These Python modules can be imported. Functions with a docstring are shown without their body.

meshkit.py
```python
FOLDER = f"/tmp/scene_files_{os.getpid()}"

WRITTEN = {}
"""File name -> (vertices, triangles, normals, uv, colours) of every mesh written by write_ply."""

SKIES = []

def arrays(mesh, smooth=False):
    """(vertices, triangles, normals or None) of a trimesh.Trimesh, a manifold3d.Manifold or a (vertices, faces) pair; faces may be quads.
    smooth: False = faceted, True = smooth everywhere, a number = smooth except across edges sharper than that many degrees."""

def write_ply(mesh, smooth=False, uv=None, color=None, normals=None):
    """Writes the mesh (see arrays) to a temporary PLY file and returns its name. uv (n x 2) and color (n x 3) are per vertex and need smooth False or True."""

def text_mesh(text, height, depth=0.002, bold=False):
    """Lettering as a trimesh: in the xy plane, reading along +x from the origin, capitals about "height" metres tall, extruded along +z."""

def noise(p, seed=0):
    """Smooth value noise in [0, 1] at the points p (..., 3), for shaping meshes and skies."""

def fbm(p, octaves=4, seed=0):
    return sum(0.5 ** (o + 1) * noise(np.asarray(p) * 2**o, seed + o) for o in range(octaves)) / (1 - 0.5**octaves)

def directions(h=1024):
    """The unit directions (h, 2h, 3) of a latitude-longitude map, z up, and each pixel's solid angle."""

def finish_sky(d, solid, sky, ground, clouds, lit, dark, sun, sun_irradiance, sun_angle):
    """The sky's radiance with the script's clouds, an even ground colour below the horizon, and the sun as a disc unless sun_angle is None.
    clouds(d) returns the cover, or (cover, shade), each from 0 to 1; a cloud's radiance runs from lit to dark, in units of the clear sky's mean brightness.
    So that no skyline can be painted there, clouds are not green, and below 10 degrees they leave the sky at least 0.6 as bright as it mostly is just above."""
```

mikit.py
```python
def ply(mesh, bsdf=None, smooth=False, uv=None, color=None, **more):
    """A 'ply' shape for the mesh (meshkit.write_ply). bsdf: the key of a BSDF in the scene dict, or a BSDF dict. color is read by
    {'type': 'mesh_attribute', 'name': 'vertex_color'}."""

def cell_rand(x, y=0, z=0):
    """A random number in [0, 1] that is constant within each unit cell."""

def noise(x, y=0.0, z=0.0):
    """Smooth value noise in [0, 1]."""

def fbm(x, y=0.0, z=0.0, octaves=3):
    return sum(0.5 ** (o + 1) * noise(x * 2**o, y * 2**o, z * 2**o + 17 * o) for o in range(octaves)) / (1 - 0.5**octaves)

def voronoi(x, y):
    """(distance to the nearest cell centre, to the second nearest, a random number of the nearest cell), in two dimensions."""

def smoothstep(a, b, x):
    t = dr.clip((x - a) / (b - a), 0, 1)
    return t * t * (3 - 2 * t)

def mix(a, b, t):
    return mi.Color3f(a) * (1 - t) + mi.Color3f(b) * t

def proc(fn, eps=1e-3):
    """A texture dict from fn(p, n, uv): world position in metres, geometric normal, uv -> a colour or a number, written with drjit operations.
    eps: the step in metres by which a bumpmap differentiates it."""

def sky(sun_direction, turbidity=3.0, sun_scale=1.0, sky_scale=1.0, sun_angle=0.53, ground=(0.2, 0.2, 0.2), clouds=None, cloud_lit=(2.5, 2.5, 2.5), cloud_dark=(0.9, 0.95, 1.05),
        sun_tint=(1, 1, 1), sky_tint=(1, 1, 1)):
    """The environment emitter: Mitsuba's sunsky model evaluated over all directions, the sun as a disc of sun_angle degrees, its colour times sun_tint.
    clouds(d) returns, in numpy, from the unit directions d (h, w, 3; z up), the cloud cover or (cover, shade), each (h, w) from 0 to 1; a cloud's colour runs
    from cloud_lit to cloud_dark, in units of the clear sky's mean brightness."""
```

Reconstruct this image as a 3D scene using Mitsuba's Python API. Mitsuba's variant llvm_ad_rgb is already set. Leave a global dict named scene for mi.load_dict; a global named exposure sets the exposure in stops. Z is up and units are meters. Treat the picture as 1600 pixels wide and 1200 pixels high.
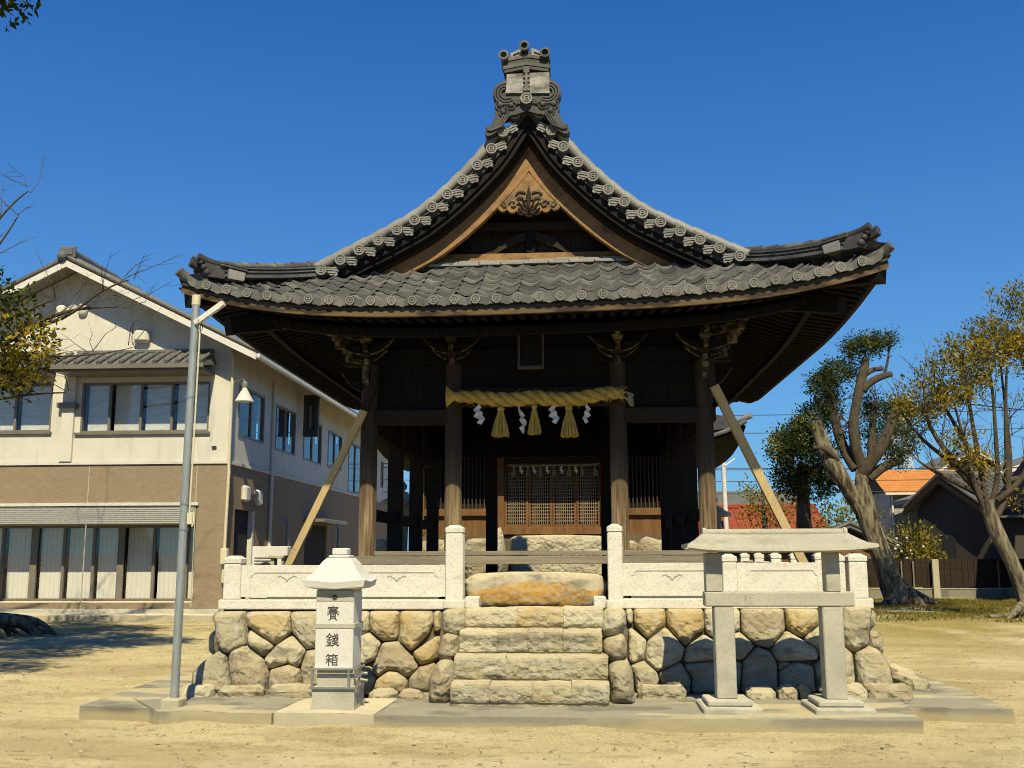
import math, random
import numpy as np, trimesh, manifold3d
import drjit as dr, mitsuba as mi
import mikit, meshkit
from mikit import proc, noise, fbm, voronoi, cell_rand, smoothstep, mix
from scipy.interpolate import PchipInterpolator
from scipy.spatial import Delaunay
from shapely.geometry import Polygon, MultiPolygon, Point, LineString, box as sbox
from shapely.ops import unary_union
from shapely import affinity

T = mi.ScalarTransform4f
scene, labels = {}, {}
rng = np.random.default_rng(7)
random.seed(7)

# ------------------------------------------------------------------ camera, sky, exposure
_p, _y, _r = math.atan(.1656), math.radians(3.6), -.003
_f = np.array([-math.sin(_y)*math.cos(_p), math.cos(_y)*math.cos(_p), math.sin(_p)])
_x = np.array([math.cos(_y), math.sin(_y), 0.0])
_u = np.cross(_x, _f)
_u = _u*math.cos(_r) - _x*math.sin(_r)
CAM = np.array([0, 0, 1.6])
scene['camera'] = {'type': 'perspective', 'fov': 53.13, 'fov_axis': 'x', 'near_clip': .1, 'far_clip': 4000.0,
                   'to_world': T().look_at(origin=CAM.tolist(), target=(CAM+_f).tolist(), up=_u.tolist())}
def haze_band(d):
    'thin even haze that pales the sky towards the horizon all round'
    el = np.degrees(np.arcsin(np.clip(d[..., 2], -1, 1)))
    return .80*np.exp(-np.maximum(el, 0)/11.0)
SUN_AZ, SUN_EL = math.radians(9.0), math.radians(46.0)
scene['daylight'] = mikit.sky((math.sin(SUN_AZ)*math.cos(SUN_EL), -math.cos(SUN_AZ)*math.cos(SUN_EL), math.sin(SUN_EL)), turbidity=2.2,
                               sky_tint=(.060, .355, .785), sun_tint=(.95, 1.0, .875), ground=(.30, .26, .17),
                               clouds=haze_band, cloud_lit=(1.55, 2.95, 3.15))
exposure = 2.25

# ------------------------------------------------------------------ scene keeping
def key_of(name, parent=None):
    k = name if parent is None else parent+'__'+name
    if k not in scene and k not in labels:
        return k
    i = 1
    while f'{k}_{i:03d}' in scene or f'{k}_{i:03d}' in labels:
        i += 1
    return f'{k}_{i:03d}'

def tag(k, label=None, cat=None, group=None, kind=None):
    d = labels.setdefault(k, {})
    for a, b in (('label', label), ('category', cat), ('group', group), ('kind', kind)):
        if b:
            d[a] = b
    return k

def obj(name, mesh, mat, parent=None, label=None, cat=None, group=None, kind=None, smooth=False, to_world=None, **kw):
    k = key_of(name, parent)
    s = dict(mesh) if isinstance(mesh, dict) else mikit.ply(mesh, mat, smooth=smooth, **kw)
    if to_world is not None:
        s['to_world'] = to_world
    scene[k] = s
    if label or cat or group or kind:
        tag(k, label, cat, group, kind)
    return k

def thing(name, label, cat, group=None, kind=None):
    k = key_of(name)
    tag(k, label, cat, group, kind)
    return k

# ------------------------------------------------------------------ mesh helpers
def cat(*ms):
    ms = [m for m in (ms[0] if len(ms) == 1 and isinstance(ms[0], (list, tuple)) else ms) if m is not None]
    vs, fs, n = [], [], 0
    for m in ms:
        vs.append(np.asarray(m.vertices)); fs.append(np.asarray(m.faces)+n); n += len(m.vertices)
    return trimesh.Trimesh(np.vstack(vs), np.vstack(fs), process=False)

_BF = np.array([[0, 2, 1], [0, 3, 2], [4, 5, 6], [4, 6, 7], [0, 1, 5], [0, 5, 4], [1, 2, 6], [1, 6, 5], [2, 3, 7], [2, 7, 6], [3, 0, 4], [3, 4, 7]])
def box(x0, x1, y0, y1, z0, z1, bev=0.0):
    if bev > 0:
        b = min(bev, .45*min(x1-x0, y1-y0, z1-z0))
        P = []
        for sx in (0, 1):
            for sy in (0, 1):
                for sz in (0, 1):
                    X, Y, Z = (x0, x1)[sx], (y0, y1)[sy], (z0, z1)[sz]
                    dx, dy, dz = b*(1-2*sx), b*(1-2*sy), b*(1-2*sz)
                    P += [(X, Y+dy, Z+dz), (X+dx, Y, Z+dz), (X+dx, Y+dy, Z)]
        return trimesh.convex.convex_hull(np.array(P))
    v = np.array([[x0, y0, z0], [x1, y0, z0], [x1, y1, z0], [x0, y1, z0], [x0, y0, z1], [x1, y0, z1], [x1, y1, z1], [x0, y1, z1]], float)
    return trimesh.Trimesh(v, _BF, process=False)

def hexa(bottom, top):
    "eight corners: bottom four and top four, each counter-clockwise seen from above"
    return trimesh.Trimesh(np.array(list(bottom)+list(top), float), _BF, process=False)

def beam(a, b, w, h, up=(0, 0, 1)):
    a, b = np.array(a, float), np.array(b, float)
    d = (b-a)/np.linalg.norm(b-a)
    s = np.cross(d, up); s /= np.linalg.norm(s)
    t = np.cross(s, d)
    q = [(-1, -1), (1, -1), (1, 1), (-1, 1)]
    v = [a+s*w/2*i+t*h/2*j for i, j in q]+[b+s*w/2*i+t*h/2*j for i, j in q]
    m = trimesh.Trimesh(np.array(v), _BF, process=False)
    m.fix_normals()
    return m

def tube(P, R, n=10, caps=True):
    P = np.array(P, float)
    R = np.full(len(P), R, float) if np.isscalar(R) else np.array(R, float)
    tg = np.gradient(P, axis=0); tg /= np.maximum(np.linalg.norm(tg, axis=1, keepdims=True), 1e-9)
    ref = np.array([0, 0, 1.0]) if abs(tg[0, 2]) < .9 else np.array([1.0, 0, 0])
    s = np.cross(tg[0], ref); s /= np.linalg.norm(s)
    ang = np.arange(n)/n*2*np.pi
    V = []
    for i in range(len(P)):
        s = s-tg[i]*(s@tg[i]); s /= max(np.linalg.norm(s), 1e-9)
        t = np.cross(tg[i], s)
        V.append(P[i]+R[i]*(np.cos(ang)[:, None]*s+np.sin(ang)[:, None]*t))
    V = np.vstack(V)
    F = []
    for i in range(len(P)-1):
        for j in range(n):
            a, b = i*n+j, i*n+(j+1) % n
            F += [(a, b, b+n), (a, b+n, a+n)]
    if caps:
        V = np.vstack([V, P[0], P[-1]])
        c0, c1 = len(V)-2, len(V)-1
        for j in range(n):
            F += [(c0, (j+1) % n, j), (c1, (len(P)-1)*n+j, (len(P)-1)*n+(j+1) % n)]
    return trimesh.Trimesh(V, np.array(F), process=False)

def lathe(prof, n=24, at=(0, 0, 0)):
    "profile of (radius, z) from bottom to top"
    ang = np.arange(n)/n*2*np.pi
    V = np.vstack([np.stack([r*np.cos(ang), r*np.sin(ang), np.full(n, z)], 1) for r, z in prof])+np.array(at)
    F = []
    for i in range(len(prof)-1):
        for j in range(n):
            a, b = i*n+j, i*n+(j+1) % n
            F += [(a, b, b+n), (a, b+n, a+n)]
    V = np.vstack([V, np.array(at)+[0, 0, prof[0][1]], np.array(at)+[0, 0, prof[-1][1]]])
    for j in range(n):
        F += [(len(V)-2, (j+1) % n, j), (len(V)-1, (len(prof)-1)*n+j, (len(prof)-1)*n+(j+1) % n)]
    return trimesh.Trimesh(V, np.array(F), process=False)

def xz(poly, y0, y1):
    "extrude a polygon of the x-z plane from y0 (front) to y1"
    ms = []
    for g in (poly.geoms if hasattr(poly, 'geoms') else [poly]):
        if g.is_empty or g.geom_type != 'Polygon' or g.area < 1e-7:
            continue
        m = trimesh.creation.extrude_polygon(g, y1-y0, engine='earcut')
        v = m.vertices
        m = trimesh.Trimesh(np.stack([v[:, 0], y1-v[:, 2], v[:, 1]], 1), m.faces, process=False)
        ms.append(m)
    return cat(ms)

def yz(poly, x0, x1):
    m = trimesh.creation.extrude_polygon(poly, x1-x0, engine='earcut')
    v = m.vertices
    return trimesh.Trimesh(np.stack([x0+v[:, 2], v[:, 0], v[:, 1]], 1), m.faces, process=False)

def xy(poly, z0, z1):
    m = trimesh.creation.extrude_polygon(poly, z1-z0, engine='earcut')
    m.apply_translation([0, 0, z0])
    return m

def grid(fn, us, vs):
    "a sheet: fn(U, V) -> x, y, z arrays"
    U, V = np.meshgrid(us, vs, indexing='ij')
    X, Y, Z = fn(U, V)
    v = np.stack([np.broadcast_to(a, U.shape) for a in (X, Y, Z)], -1).reshape(-1, 3)
    n = len(vs)
    i = (np.arange(len(us)-1)[:, None]*n+np.arange(n-1)[None]).ravel()
    f = np.vstack([np.stack([i, i+n, i+n+1], 1), np.stack([i, i+n+1, i+1], 1)])
    return trimesh.Trimesh(v, f, process=False)

def rough(m, amp, scale, seed=0, length=None):
    "a subdivided and displaced copy: for stones and other uneven blocks"
    m = trimesh.Trimesh(m.vertices, m.faces, process=True)
    if length:
        v, f = trimesh.remesh.subdivide_to_size(m.vertices, m.faces, length, max_iter=12)
        m = trimesh.Trimesh(v, f, process=True)
    n = m.vertex_normals
    d = meshkit.fbm(m.vertices/scale+seed*7.31, 3, seed)-.5
    return trimesh.Trimesh(m.vertices+n*(2*amp*d)[:, None], m.faces, process=False)

def boulder(c, r, seed, sub=2, amp=.25):
    m = trimesh.creation.icosphere(subdivisions=sub)
    v = m.vertices
    v = np.sign(v)*np.abs(v)**.75
    d = 1+amp*2*(meshkit.fbm(v*1.3+seed*3.7, 3, seed)-.5)
    return trimesh.Trimesh(v*d[:, None]*np.array(r)+np.array(c), m.faces, process=False)

# ------------------------------------------------------------------ materials
def rgb(c):
    return {'type': 'rgb', 'value': list(c)}

TONE = .68   # the colours below were matched to sunlit surfaces; this brings them down to real base colours
def mat(name, base, rough_=.8, spec=.25, bump=None, bump_scale=.004, metal=0.0, clear=0.0, eps=1e-3):
    col = proc(lambda p, n, uv: mi.Color3f(base(p, n, uv))*TONE) if callable(base) else rgb([c*TONE for c in base])
    d = {'type': 'principled', 'base_color': col, 'roughness': rough_, 'specular': spec, 'metallic': metal}
    if clear:
        d['clearcoat'] = clear
    d = {'type': 'twosided', 'bsdf': d}
    if bump:
        d = {'type': 'bumpmap', 'arbitrary': proc(bump, eps), 'scale': bump_scale, 'bsdf': d}
    scene[name] = d
    return name

def C(*c):
    return mi.Color3f(*c)

# roof tiles: grey smoked clay, each course of its own tone, lichen blooms
def f_tile(p, n, uv):
    a = noise(p.x*4.3, p.y*4.3, p.z*4.3)
    b = fbm(p.x*11, p.y*11, p.z*11)
    c = mix((.062, .064, .066), (.165, .164, .157), a*.65+b*.35)
    c = c*(.72+.56*cell_rand(dr.floor((p.x+.02)*4.31), dr.floor(p.y*4.5), dr.floor(p.z*2)))
    l = smoothstep(.55, .70, fbm(p.x*7+5, p.y*7, p.z*7, 4))
    return mix(c, (.24, .235, .20), l*.5)
mat('m_tile', f_tile, .6, .3)
def f_tile2(p, n, uv):
    a = fbm(p.x*5, p.y*5, p.z*5)
    b = noise(p.x*3.1, p.y*3.1, p.z*3.1)
    return mix((.17, .172, .165), (.40, .395, .365), a*.5+b*.5)
mat('m_tile_pale', f_tile2, .5, .35)
mat('m_tile_dark', lambda p, n, uv: mix((.028, .028, .031), (.085, .084, .081), fbm(p.x*10, p.y*10, p.z*10)), .6, .3)
mat('m_emblem', lambda p, n, uv: mix((.17, .17, .16), (.35, .345, .315), fbm(p.x*6, p.y*6, p.z*6)), .6, .4)
mat('m_plaster', lambda p, n, uv: mix((.11, .11, .107), (.42, .415, .39), smoothstep(.2, .7, fbm(p.x*7, p.y*7, p.z*11))), .8)

# wood
def grain(a, b, c):
    return fbm(a*3.0, b*55, c*55)*.65+noise(a*.9, b*9, c*9)*.35
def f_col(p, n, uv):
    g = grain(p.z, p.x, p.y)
    w = smoothstep(1.9, 3.0, p.z)  # upper part darkened in the colour, standing in for shade under the eaves
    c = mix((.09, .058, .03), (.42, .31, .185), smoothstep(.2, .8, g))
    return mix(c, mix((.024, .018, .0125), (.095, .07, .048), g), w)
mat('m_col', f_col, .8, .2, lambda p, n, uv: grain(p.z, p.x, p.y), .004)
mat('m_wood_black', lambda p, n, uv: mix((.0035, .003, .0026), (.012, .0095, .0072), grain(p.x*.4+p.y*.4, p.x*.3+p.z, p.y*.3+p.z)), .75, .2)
mat('m_wood_dark', lambda p, n, uv: mix((.012, .0085, .006), (.05, .035, .022), grain(p.x, p.y, p.z)), .75, .2)
def f_gold(p, n, uv):
    g = grain(p.x*.7+p.z*.7, p.y, p.z-p.x)
    c = mix((.15, .078, .027), (.46, .255, .088), g)
    return mix(c, (.10, .06, .035), smoothstep(.52, .75, fbm(p.x*5+3, p.y*5, p.z*5))*.7)
mat('m_wood_gold', f_gold, .6, .3)
mat('m_wood_grey', lambda p, n, uv: mix((.17, .145, .11), (.40, .345, .26), grain(p.x, p.y, p.z)), .85, .2, lambda p, n, uv: grain(p.x, p.y, p.z), .003)
def f_warm(p, n, uv):
    g = grain(p.z, p.x, p.y)
    return mix((.085, .042, .017), (.30, .155, .057), g)
mat('m_wood_warm', f_warm, .75, .2)
mat('m_timber', lambda p, n, uv: mix((.50, .355, .15), (.76, .60, .32), grain(p.z, p.x-p.z*.45, p.y)), .7, .25)
mat('m_relic', lambda p, n, uv: mix((.026, .02, .011), (.27, .225, .115), smoothstep(.35, .85, fbm(p.x*16, p.y*16, p.z*16))), .7, .3)
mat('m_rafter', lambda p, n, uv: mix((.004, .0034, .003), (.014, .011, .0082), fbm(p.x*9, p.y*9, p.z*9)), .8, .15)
def f_fascia(p, n, uv):
    g = grain(p.x, p.y, p.z)
    s = smoothstep(.42, .62, fbm(p.x*3.1, p.y*3, p.z*14))
    return mix(mix((.10, .064, .032), (.20, .135, .068), g), (.03, .018, .011), s*.9)
mat('m_fascia', f_fascia, .75, .25)

# stone
def f_white(p, n, uv):
    s = fbm(p.x*70, p.y*70, p.z*70)
    c = mix((.74, .71, .61), (.86, .83, .735), noise(p.x*6, p.y*6, p.z*6))
    c = mix(c, (.45, .44, .41), smoothstep(.55, .66, s)*.55)
    return mix(c, (.60, .56, .45), smoothstep(.55, .8, fbm(p.x*3, p.y*3, p.z*9))*.3)
mat('m_granite', f_white, .75, .3)
def f_white2(p, n, uv):
    s = fbm(p.x*85, p.y*85, p.z*85)
    c = mix((.44, .425, .335), (.58, .555, .445), noise(p.x*4, p.y*4, p.z*4))
    c = mix(c, (.36, .355, .33), smoothstep(.54, .66, s)*.6)
    return mix(c, (.34, .31, .235), smoothstep(.56, .78, fbm(p.x*5, p.y*5, p.z*7+4))*.55)
mat('m_granite_old', f_white2, .8, .25)
mat('m_granite_new', lambda p, n, uv: mix((.66, .66, .61), (.80, .79, .73), fbm(p.x*60, p.y*60, p.z*60)), .7, .3)
def stone_fn(lo, hi, stain, amt, sp):
    def f(p, n, uv):
        big = fbm(p.x*3.4, p.y*3.4, p.z*3.4)
        fine = fbm(p.x*62, p.y*62, p.z*62)
        c = mix(lo, hi, fine*.62+big*.38)
        c = mix(c, (.07, .065, .055), smoothstep(.60, .70, fine)*sp)
        c = mix(c, (.085, .078, .062), smoothstep(.56, .72, fbm(p.x*2.3+2, p.y*2.3, p.z*5.5, 4))*.55)
        c = mix(c, (.62, .60, .50), smoothstep(.60, .68, fbm(p.x*13+7, p.y*13, p.z*13))*.35)
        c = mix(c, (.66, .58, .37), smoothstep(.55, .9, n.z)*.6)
        return mix(c, stain, smoothstep(.46, .70, fbm(p.x*4.7+9, p.y*4.7, p.z*4.7))*amt)
    return f
def stone_bump(p, n, uv):
    return fbm(p.x*17, p.y*17, p.z*17, 4)+.5*dr.abs(noise(p.x*7+3, p.y*7, p.z*7)-.5)
for nm, a in {'m_stone_g': ((.27, .24, .155), (.64, .585, .42), (.48, .41, .24), .5, .6), 'm_stone_t': ((.34, .275, .155), (.68, .575, .36), (.56, .39, .13), .55, .45),
              'm_stone_p': ((.42, .385, .265), (.76, .70, .51), (.58, .50, .33), .5, .45), 'm_stone_k': ((.26, .22, .14), (.62, .535, .365), (.38, .31, .19), .6, .6)}.items():
    mat(nm, stone_fn(*a), .85, .2, stone_bump, .07)
def f_lichen(p, n, uv):
    c = stone_fn((.38, .34, .25), (.66, .60, .46), (.5, .45, .3), .4, .35)(p, n, uv)
    e = dr.square((p.x+.50)/.76)+dr.square((p.z-1.12)/.165)
    m = smoothstep(1.02, .78, e+1.7*(fbm(p.x*8, p.y*8, p.z*8, 4)-.5))*smoothstep(-.2, -.6, n.y)
    m = m*(.45+.55*smoothstep(.36, .55, fbm(p.x*21+4, p.y*21, p.z*21, 4)))
    return mix(c, mix((.38, .18, .03), (.66, .40, .09), fbm(p.x*22, p.y*22, p.z*22)), m*.9)
mat('m_stone_lichen', f_lichen, .85, .2, stone_bump, .02)
def f_conc(p, n, uv):
    a = fbm(p.x*2.1, p.y*2.1, p.z*2.1)
    b = fbm(p.x*40, p.y*40, p.z*40)
    c = mix((.20, .19, .15), (.36, .34, .265), a*.6+b*.4)
    c = mix(c, (.13, .125, .10), smoothstep(.55, .72, fbm(p.x*2.6+1, p.y*2.6, 8.0))*.6)
    c = mix(c, (.50, .44, .27), smoothstep(.50, .63, fbm(p.x*1.1+4, p.y*3.3, 3.0, 4))*.75)
    return mix(c, (.46, .39, .22), smoothstep(.085, .02, p.z+.06*(a-.5))*.85)
mat('m_concrete', f_conc, .9, .2, lambda p, n, uv: fbm(p.x*45, p.y*45, p.z*45), .006)
mat('m_concrete_pale', lambda p, n, uv: mix((.46, .42, .30), (.60, .54, .38), fbm(p.x*7, p.y*7, p.z*7)), .9, .2)
def f_plinth(p, n, uv):
    c = mix((.52, .50, .42), (.68, .65, .55), fbm(p.x*5, p.y*5, p.z*5))
    return mix(c, (.36, .33, .25), smoothstep(.5, .7, fbm(p.x*3.0, p.y*3, p.z*16))*.6)
mat('m_plinth', f_plinth, .85)

# ground
def f_ground(p, n, uv):
    big = fbm(p.x*.32, p.y*.32, 1.0)
    mid = fbm(p.x*1.7, p.y*3.4, 7.0)
    fine = fbm(p.x*21, p.y*21, 3.0, 4)
    grit = noise(p.x*95, p.y*95, 2.0)
    c = mix((.36, .305, .155), (.61, .535, .315), big*.30+mid*.30+fine*.40)
    c = mix(c, (.27, .22, .095), smoothstep(.55, .72, fbm(p.x*2.6, p.y*7.5, 11.0))*.5)
    c = mix(c, (.68, .60, .42), smoothstep(.70, .80, grit)*.6)
    c = mix(c, (.20, .155, .085), smoothstep(.24, .16, grit)*.55)
    c = mix(c, (.30, .235, .12), smoothstep(.50, .68, fbm(p.x*.55+p.y*.2, p.y*.9, 21.0, 4))*.42)
    c = mix(c, (.70, .63, .43), smoothstep(.56, .72, fbm(p.x*.8+31, p.y*1.6, 4.0, 4))*.22)
    c = mix(c, (.17, .135, .075), smoothstep(.735, .77, fbm(p.x*9, p.y*15, 6.0))*.6)
    moss = smoothstep(2.5, 7.0, p.x)*smoothstep(13.0, 24.0, p.y+3*(mid-.5))*smoothstep(.30, .52, fbm(p.x*.9+3, p.y*.5, 5.0))
    c = mix(c, mix((.20, .16, .05), (.33, .27, .085), fine), moss*.85)
    moss2 = smoothstep(20, 23, p.y)*smoothstep(-6.0, -8.0, p.x)*smoothstep(.35, .6, mid)
    return mix(c, (.24, .20, .075), moss2*.6)
mat('m_ground', f_ground, .95, .12, lambda p, n, uv: fbm(p.x*20, p.y*20, 3.0, 4)+.35*noise(p.x*95, p.y*95, 2.0), .02)

# the meeting house
mat('m_cream', lambda p, n, uv: mix(mix((.70, .68, .60), (.77, .75, .675), fbm(p.x*3, p.y*3, p.z*3)), (.48, .455, .39), smoothstep(.48, .8, fbm(p.x*5.2, p.y*5.2, p.z*.6))*.42), .85)
def f_brick(p, n, uv):
    u, v = (p.x+p.y)/.105, p.z/.036
    row = dr.floor(v)
    uu = u+.5*(row-2*dr.floor(row/2))
    fx, fz = uu-dr.floor(uu), v-row
    j = dr.maximum(smoothstep(.06, .02, dr.minimum(fx, 1-fx)), smoothstep(.14, .05, dr.minimum(fz, 1-fz)))
    c = mix((.29, .225, .15), (.35, .275, .185), cell_rand(dr.floor(uu), row))
    return mix(c, (.33, .275, .20), j*.45)
mat('m_brick', f_brick, .85)
mat('m_white_paint', lambda p, n, uv: mix((.70, .68, .62), (.82, .80, .74), noise(p.x*2, p.y*2, p.z*3)), .6, .4)
mat('m_alu', lambda p, n, uv: mix((.17, .155, .125), (.215, .195, .16), noise(p.x*3, p.y*3, p.z*3)), .45, .5)
mat('m_shutter', (.42, .42, .40), .5, .5)
mat('m_blind', lambda p, n, uv: mix((.62, .64, .59), (.78, .78, .71), smoothstep(.08, .2, dr.abs((p.x/.125-dr.floor(p.x/.125))-.5)*2)), .85)
mat('m_blind_row', lambda p, n, uv: mix((.58, .62, .60), (.74, .76, .72), noise(p.x*5, 1.0, p.z*16)), .85)
mat('m_room', (.035, .04, .045), .9)
scene['m_glass_side'] = {'type': 'thindielectric', 'int_ior': 1.22}
scene['m_glass'] = {'type': 'thindielectric', 'int_ior': 1.5}
mat('m_slate', lambda p, n, uv: mix((.10, .10, .102), (.19, .19, .185), fbm(p.x*7, p.y*7, p.z*7)), .6, .4)
mat('m_zinc', lambda p, n, uv: mix((.27, .32, .335), (.46, .50, .50), fbm(p.x*30, p.y*30, p.z*7)), .45, .5, metal=.35)
mat('m_iron', (.05, .05, .05), .5, .5)
mat('m_steel', (.55, .54, .50), .35, .5, metal=.8)
mat('m_ink', lambda p, n, uv: mix((.035, .032, .028), (.14, .13, .115), fbm(p.x*40, p.y*40, p.z*40)), .9)
mat('m_cream_plastic', (.72, .66, .46), .5, .4)

# straw, paper
mat('m_straw', lambda p, n, uv: mix((.42, .255, .04), (.86, .60, .16), fbm(p.x*34, p.y*34, p.z*16)), .8, .2)
mat('m_straw_old', lambda p, n, uv: mix((.25, .23, .13), (.50, .46, .29), fbm(p.x*40, p.y*40, p.z*12)), .85)
mat('m_paper', (.80, .79, .76), .8)

# vegetation
mat('m_bark', lambda p, n, uv: mix(mix((.05, .04, .027), (.31, .27, .185), smoothstep(.25, .72, fbm(p.x*13+p.z*1.2, p.y*13, p.z*2.2, 4))), (.20, .205, .12), smoothstep(.55, .7, fbm(p.x*2, p.y*2, p.z*1.3+4))*.5), .95, .1, lambda p, n, uv: fbm(p.x*15+p.z*1.2, p.y*15, p.z*3, 4), .09)
mat('m_bark_dark', lambda p, n, uv: mix((.045, .036, .028), (.15, .125, .09), fbm(p.x*12, p.y*12, p.z*5)), .95, .1)
mat('m_twig', (.11, .095, .08), .9, .1)
def leaf(name, lo, hi, fr, extra=None, amt=0.0):
    def f(p, n, uv):
        c = mix(lo, hi, noise(p.x*fr, p.y*fr, p.z*fr))
        if extra:
            c = mix(c, extra, smoothstep(.55, .75, noise(p.x*fr*1.7+5, p.y*fr*1.7, p.z*fr*1.7))*amt)
        return c*TONE
    scene[name] = {'type': 'principledthin', 'base_color': proc(f), 'roughness': .45, 'diff_trans': .35, 'spec_trans': 0.0, 'eta': 1.4}
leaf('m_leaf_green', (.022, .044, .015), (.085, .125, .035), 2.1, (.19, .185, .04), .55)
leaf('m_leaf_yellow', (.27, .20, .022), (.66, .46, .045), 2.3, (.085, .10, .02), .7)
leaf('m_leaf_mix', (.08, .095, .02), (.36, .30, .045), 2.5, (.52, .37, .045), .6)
leaf('m_grass', (.13, .125, .024), (.30, .25, .06), .8, (.36, .27, .08), .5)
mat('m_litter', (.16, .10, .045), .9)
mat('m_backing', (.06, .012, .008), .8)
mat('m_soffit', (.42, .38, .31), .8)
mat('m_red_tile', lambda p, n, uv: mix((.24, .045, .022), (.42, .11, .055), fbm(p.x*2.3, p.y*2.3, p.z*5)), .7, .3)
mat('m_orange_tile', lambda p, n, uv: mix((.52, .20, .05), (.66, .29, .085), fbm(p.x*2, p.y*2, p.z*4)), .75, .3)
mat('m_roof_grey', lambda p, n, uv: mix((.10, .105, .10), (.19, .19, .17), fbm(p.x*1.5, p.y*1.5, p.z*3)), .6, .4)
mat('m_wall_grey', lambda p, n, uv: mix((.34, .345, .33), (.42, .42, .40), noise(p.x, p.y, p.z)), .85)
mat('m_wall_dark', lambda p, n, uv: mix((.055, .048, .042), (.095, .082, .07), fbm(p.x*3, p.y*3, p.z)), .85)
mat('m_wall_brown', (.22, .12, .07), .85)
mat('m_carve', (.30, .29, .25), .9)
mat('m_frame', lambda p, n, uv: mix((.05, .045, .036), (.13, .115, .09), fbm(p.x*20, p.y*20, p.z*20)), .7)
mat('m_carve_old', (.37, .36, .29), .9)
mat('m_terrace', lambda p, n, uv: mix((.10, .088, .06), (.21, .185, .13), fbm(p.x*5, p.y*5, p.z*5)), .95, .1)
mat('m_petal', (.78, .68, .60), .6)
mat('m_tile_mid', lambda p, n, uv: mix((.045, .046, .048), (.125, .124, .12), fbm(p.x*9, p.y*9, p.z*9)), .6, .3)
mat('m_lattice', lambda p, n, uv: mix((.17, .13, .085), (.36, .285, .19), fbm(p.x*9, p.y*9, p.z*9)), .8)

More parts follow.
